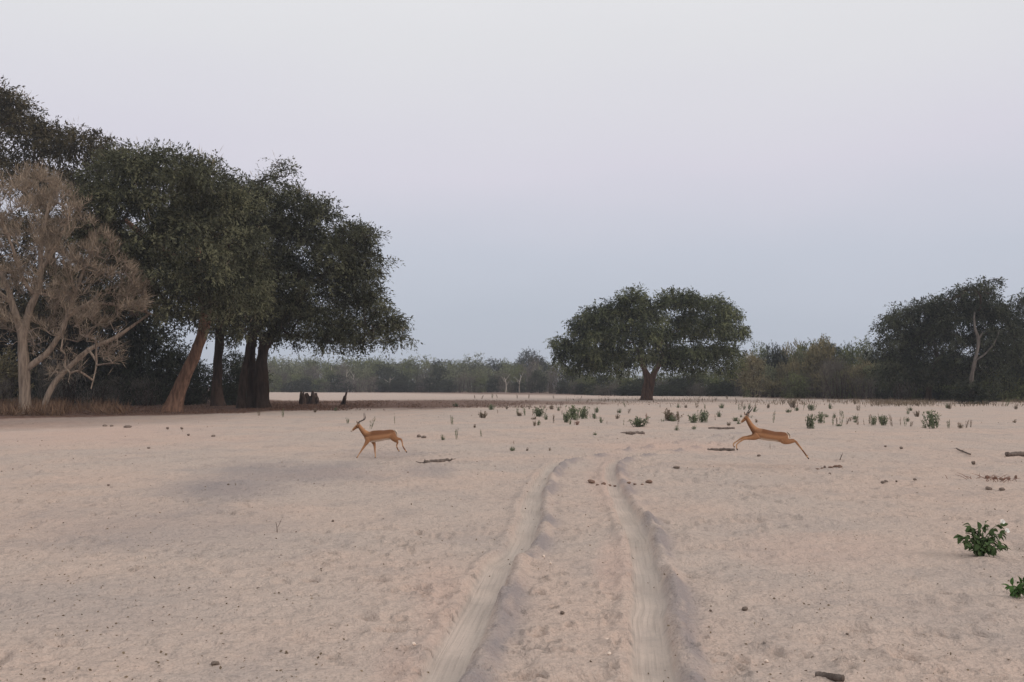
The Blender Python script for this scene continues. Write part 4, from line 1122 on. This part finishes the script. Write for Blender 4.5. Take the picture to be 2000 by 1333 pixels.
# ------------------------------------------------------------------ antelopes
def antelope(label, off, sc, gy, px_m, Y, parts, cx, horns, ears, eye):
    """side view outlines in zoomed picture units (off = picture offset, sc = zoom); px_m = zoom units per metre; gy = ground row"""
    Xc = None
    def W(zx, zy, lat=0.0):
        return np.array([(zx - cx) / px_m, lat, (gy - zy) / px_m])
    base = flat_at(off[0] + cx / sc, off[1] + gy / sc)
    X0 = (off[0] + cx / sc - 1000) / FPX * Y
    z0 = hz(X0, Y)
    root = empty("antelope", (X0, Y, z0))
    tag(root, label, "antelope")
    V, F, C, n = [], [], [], 0
    for part in parts:
        pts, colf, kind = part['p'], part['c'], part.get('k', 'leg')
        P = np.array([W(p[0], p[1], p[4] if len(p) > 4 else part.get('lat', 0.0)) for p in pts])
        HH = np.array([p[2] for p in pts]); HW = np.array([p[3] for p in pts])
        m = len(P); t0 = np.linspace(0, 1, m); nn = m * 4; t1 = np.linspace(0, 1, nn)
        P = np.stack([np.interp(t1, t0, P[:, q]) for q in range(3)], 1)
        ker = np.array([1, 2, 3, 2, 1.]) / 9
        for _ in range(part.get('sm', 1)):
            Pp = np.vstack([P[:1], P[:1], P, P[-1:], P[-1:]])
            P2 = sum(ker[q] * Pp[q:q + nn] for q in range(5)); P2[0], P2[-1] = P[0], P[-1]; P = P2
        HH = np.interp(t1, t0, HH); HW = np.interp(t1, t0, HW)
        T = unit(np.gradient(P, axis=0))
        S = np.array([0, 1.0, 0])[None] - T * T[:, 1:2]; S = unit(S)
        U = np.cross(T, S)
        U = np.where(U[:, 2:3] < 0, -U, U) if kind == 'torso' else U
        k = 20; th = np.linspace(0, 2 * np.pi, k, endpoint=False)
        ring = P[:, None] + HW[:, None, None] * np.cos(th)[None, :, None] * S[:, None] + HH[:, None, None] * np.sin(th)[None, :, None] * U[:, None]
        V.append(ring.reshape(-1, 3)); V.append(P[[0]] - T[[0]] * HH[0] * .3); V.append(P[[-1]] + T[[-1]] * HH[-1] * .3)
        for i in range(nn - 1):
            for j in range(k):
                F.append((n + i * k + j, n + i * k + (j + 1) % k, n + (i + 1) * k + (j + 1) % k, n + (i + 1) * k + j))
        c0, c1 = n + nn * k, n + nn * k + 1
        for j in range(k):
            F.append((n + (j + 1) % k, n + j, c0)); F.append((n + (nn - 1) * k + j, n + (nn - 1) * k + (j + 1) % k, c1))
        cc = np.array([[colf(t, s, np.cos(a)) for a, s in zip(th, np.sin(th))] for t in t1]).reshape(-1, 3)
        C.append(np.vstack([cc, cc[:1], cc[-1:]])); n += nn * k + 2
    V = np.concatenate(V); C = np.concatenate(C)
    bm = bmesh.new(); vv = [bm.verts.new(v) for v in V]
    for f in F: bm.faces.new([vv[i] for i in f])
    bmesh.ops.recalc_face_normals(bm, faces=bm.faces)
    me = bpy.data.meshes.new("body_src"); bm.to_mesh(me); bm.free()
    o = bpy.data.objects.new("body_src", me); COL.objects.link(o)
    md = o.modifiers.new("r", 'REMESH'); md.mode = 'VOXEL'; md.voxel_size = .0085; md.use_smooth_shade = True
    ms = o.modifiers.new("s", 'SMOOTH'); ms.factor = .5; ms.iterations = 4
    dg = bpy.context.evaluated_depsgraph_get(); dg.update()
    body = bpy.data.meshes.new_from_object(o.evaluated_get(dg)); body.name = "body"
    bpy.data.objects.remove(o)
    kd = kdtree.KDTree(len(V))
    for i, v in enumerate(V): kd.insert(v, i)
    kd.balance()
    col = np.zeros((len(body.vertices), 4), np.float32); col[:, 3] = 1
    for i, v in enumerate(body.vertices):
        hits = kd.find_n(v.co, 4); w = np.array([1 / (h[2] + .004) for h in hits]); w /= w.sum()
        col[i, :3] = sum(w[q] * C[h[1]] for q, h in enumerate(hits))
    body.attributes.new("coat", 'FLOAT_COLOR', 'POINT').data.foreach_set("color", col.ravel())
    body.polygons.foreach_set("use_smooth", np.ones(len(body.polygons), bool))
    body.materials.clear(); body.materials.append(M['coat'])
    b = bpy.data.objects.new("body", body); COL.objects.link(b); b.parent = root
    for sgn in (-1, 1):
        P = np.array([W(h[0], h[1], sgn * h[2]) for h in horns]); S = spline(P, 5)
        R = np.interp(np.linspace(0, 1, len(S)), [0, .5, 1], [.019, .015, .004]) * (1 + .10 * np.sin(np.arange(len(S)) * 2.2))
        hb = MB(); hb.tube(S, R, 8); hb.build("horn", M['horn'], root, True)
        eb = bmesh.new(); bmesh.ops.create_uvsphere(eb, u_segments=10, v_segments=8, radius=.016)
        em = bpy.data.meshes.new("eye"); eb.to_mesh(em); eb.free(); em.materials.append(M['eye'])
        e = obj("eye", em, W(eye[0], eye[1], sgn * eye[2]), 0, (1, .7, 1), root)
    return root

t = NT("antelope_coat")
cn = t.noise(60, 3)
cc = t.mix(t.math('MULTIPLY', t.rng(cn, .35, .7), .22), t.attr("coat", 'Color'), (.16, .075, .03))
M['coat'] = t.done(t.bsdf(cc, .75, None, .15))
RUF, TAN, WHT, BLK, DKB = (.145, .060, .028), (.370, .188, .095), (.66, .56, .46), (.025, .018, .014), (.16, .065, .025)
def lerp(a, b, t_):
    t_ = min(1, max(0, t_)); return tuple(x * (1 - t_) + y * t_ for x, y in zip(a, b))
def c_torso(t_, s, l):
    c = lerp(TAN, RUF, (s - .12) / .22)
    c = lerp(c, WHT, (-.58 - s) / .2) if .12 < t_ < .9 else c
    if t_ < .07 and abs(abs(l) - .45) < .14: c = BLK
    elif t_ < .05: c = WHT
    return c
def c_neck(t_, s, l): return lerp(TAN, RUF, s * .7 + .3)
def c_head(t_, s, l):
    c = lerp(TAN, RUF, s * .5 + .5)
    if t_ > .72: c = lerp(c, WHT, (t_ - .72) / .1)
    if t_ > .93: c = BLK
    if s < -.6: c = lerp(c, WHT, .7)
    return c
def c_leg(t_, s, l):
    c = lerp(TAN, lerp(TAN, RUF, .4), .5 + .5 * l)
    if t_ < .35: c = lerp(c, RUF, .25)
    if t_ > .93: return BLK
    return lerp(c, (.50, .30, .17), (t_ - .45) / .3)
def c_hind(t_, s, l):
    c = lerp(TAN, RUF, .35 + .3 * s)
    if t_ > .95: return BLK
    if .76 < t_ < .90: return DKB if l < .4 else BLK
    return lerp(c, (.48, .27, .14), (t_ - .5) / .3)
def c_tail(t_, s, l): return BLK if abs(s) < .35 and t_ < .7 else WHT
def c_ear(t_, s, l): return BLK if t_ > .72 else lerp(RUF, WHT, .25)

YL = CH * FPX / (780 + 1093 / 9.52 - HOR)
antelope("reddish brown horned antelope trotting across the sand on straight forelegs", (660, 780), 9.52, 1093, 9.52 * FPX / YL, YL, [
    dict(k='torso', c=c_torso, sm=2, p=[(1088, 655, .05, .05), (1050, 648, .125, .105), (985, 655, .150, .14), (880, 668, .150, .15), (770, 682, .170, .155), (670, 692, .175, .145), (590, 705, .155, .125), (540, 715, .115, .095), (508, 722, .055, .05)]),
    dict(c=c_neck, p=[(610, 690, .135, .10), (540, 655, .105, .08), (480, 600, .078, .062), (430, 535, .062, .052), (392, 478, .052, .046)]),
    dict(c=c_head, p=[(402, 468, .050, .045), (372, 492, .058, .052), (340, 520, .053, .046), (305, 553, .041, .036), (272, 580, .032, .030), (250, 596, .022, .022)]),
    dict(c=c_ear, lat=0, p=[(392, 470, .018, .014, -.045), (376, 440, .026, .012, -.075), (366, 402, .008, .007, -.10)]),
    dict(c=c_ear, lat=0, p=[(396, 470, .018, .014, .045), (392, 440, .026, .012, .08), (392, 405, .008, .007, .11)]),
    dict(c=c_leg, lat=-.075, p=[(585, 720, .095, .05), (560, 790, .066, .045), (520, 850, .040, .033), (458, 945, .027, .025), (415, 1012, .018, .018), (388, 1055, .018, .018), (370, 1085, .021, .020)]),
    dict(c=c_leg, lat=.075, p=[(630, 730, .09, .05), (665, 800, .060, .045), (686, 860, .038, .032), (690, 945, .026, .025), (698, 1020, .018, .018), (702, 1060, .018, .018), (697, 1088, .021, .020)]),
    dict(c=c_hind, lat=-.085, p=[(1010, 640, .13, .06), (1045, 700, .105, .058), (1095, 735, .066, .045), (1150, 735, .040, .032), (1192, 742, .028, .025), (1208, 800, .021, .020), (1218, 868, .018, .018), (1258, 932, .019, .018), (1296, 985, .018, .016)]),
    dict(c=c_hind, lat=.085, p=[(1000, 650, .125, .06), (1030, 715, .105, .055), (1075, 770, .064, .045), (1105, 792, .040, .030), (1112, 812, .028, .024), (1096, 850, .021, .020), (1096, 890, .018, .018), (1118, 935, .019, .018), (1143, 975, .018, .016)]),
    dict(c=c_tail, p=[(1062, 575, .022, .030), (1092, 605, .024, .035), (1108, 650, .022, .032), (1112, 700, .012, .015)])],
    800, [(388, 452, .028), (402, 425, .045), (440, 405, .090), (485, 385, .120), (506, 350, .125), (500, 300, .110), (495, 255, .10)], None, (352, 505, .047))
GR = (912 - 780) * 7.692; YR = CH * FPX / (912 - HOR)
antelope("reddish brown antelope stretched out in a leap above the sand", (1400, 780), 7.692, GR, 7.692 * FPX / YR, YR, [
    dict(k='torso', c=c_torso, sm=2, p=[(1062, 580, .05, .05), (1030, 586, .125, .105), (960, 588, .145, .14), (860, 577, .132, .145), (765, 562, .142, .15), (680, 545, .150, .14), (605, 530, .140, .12), (560, 535, .105, .09), (530, 548, .055, .05)]),
    dict(c=c_neck, p=[(620, 525, .125, .10), (560, 485, .100, .08), (505, 415, .072, .06), (465, 345, .060, .05), (436, 288, .050, .045)]),
    dict(c=c_head, p=[(440, 272, .050, .045), (420, 295, .057, .052), (398, 322, .051, .045), (372, 348, .039, .035), (350, 367, .030, .029), (334, 380, .021, .021)]),
    dict(c=c_ear, lat=0, p=[(440, 268, .018, .014, -.045), (452, 236, .026, .012, -.075), (470, 208, .008, .007, -.10)]),
    dict(c=c_ear, lat=0, p=[(430, 265, .018, .014, .045), (420, 236, .026, .012, .075), (418, 208, .008, .007, .10)]),
    dict(c=c_leg, lat=-.075, p=[(590, 560, .10, .05), (545, 592, .070, .045), (470, 602, .043, .034), (390, 606, .030, .027), (325, 650, .020, .020), (272, 692, .020, .019), (272, 735, .017, .017), (288, 778, .020, .018)]),
    dict(c=c_leg, lat=.075, p=[(590, 560, .10, .05), (540, 582, .068, .045), (465, 588, .042, .034), (385, 592, .029, .026), (305, 645, .019, .019), (245, 685, .019, .018), (248, 712, .017, .017), (262, 742, .019, .017)]),
    dict(c=c_hind, lat=-.085, p=[(965, 585, .14, .06), (985, 630, .115, .058), (1040, 655, .070, .048), (1105, 650, .045, .034), (1152, 640, .032, .026), (1195, 692, .023, .021), (1250, 770, .019, .018), (1305, 845, .019, .018), (1350, 910, .018, .016)]),
    dict(c=c_hind, lat=.085, p=[(960, 580, .14, .06), (985, 622, .11, .055), (1040, 645, .068, .046), (1100, 640, .044, .033), (1148, 625, .031, .026), (1195, 675, .022, .020), (1250, 745, .019, .018), (1298, 800, .019, .018), (1335, 860, .018, .016)]),
    dict(c=c_tail, p=[(1040, 515, .022, .030), (1066, 532, .024, .035), (1082, 565, .022, .032), (1090, 600, .012, .015)])],
    800, [(436, 252, .028), (450, 236, .045), (470, 212, .085), (486, 190, .115), (500, 172, .120), (512, 150, .110), (522, 128, .10)], None, (406, 302, .046))

# ------------------------------------------------------------------ air
def haze():
    bm = bmesh.new(); bmesh.ops.create_cube(bm, size=1)
    me = bpy.data.meshes.new("haze"); bm.to_mesh(me); bm.free()
    o = obj("haze", me, (0, 0, 18.0), 0, (6800, 6800, 41.0))
    t = NT("haze_air"); 
    v = t.n('ShaderNodeVolumePrincipled', {'Color': (.86, .90, 1.0, 1), 'Density': .00030, 'Anisotropy': .0})
    t.t.links.new(v.outputs[0], t.out.inputs['Volume'])
    me.materials.append(t.m)
    tag(o, "thin pale evening haze over the plain", "haze", None, "stuff")
haze()
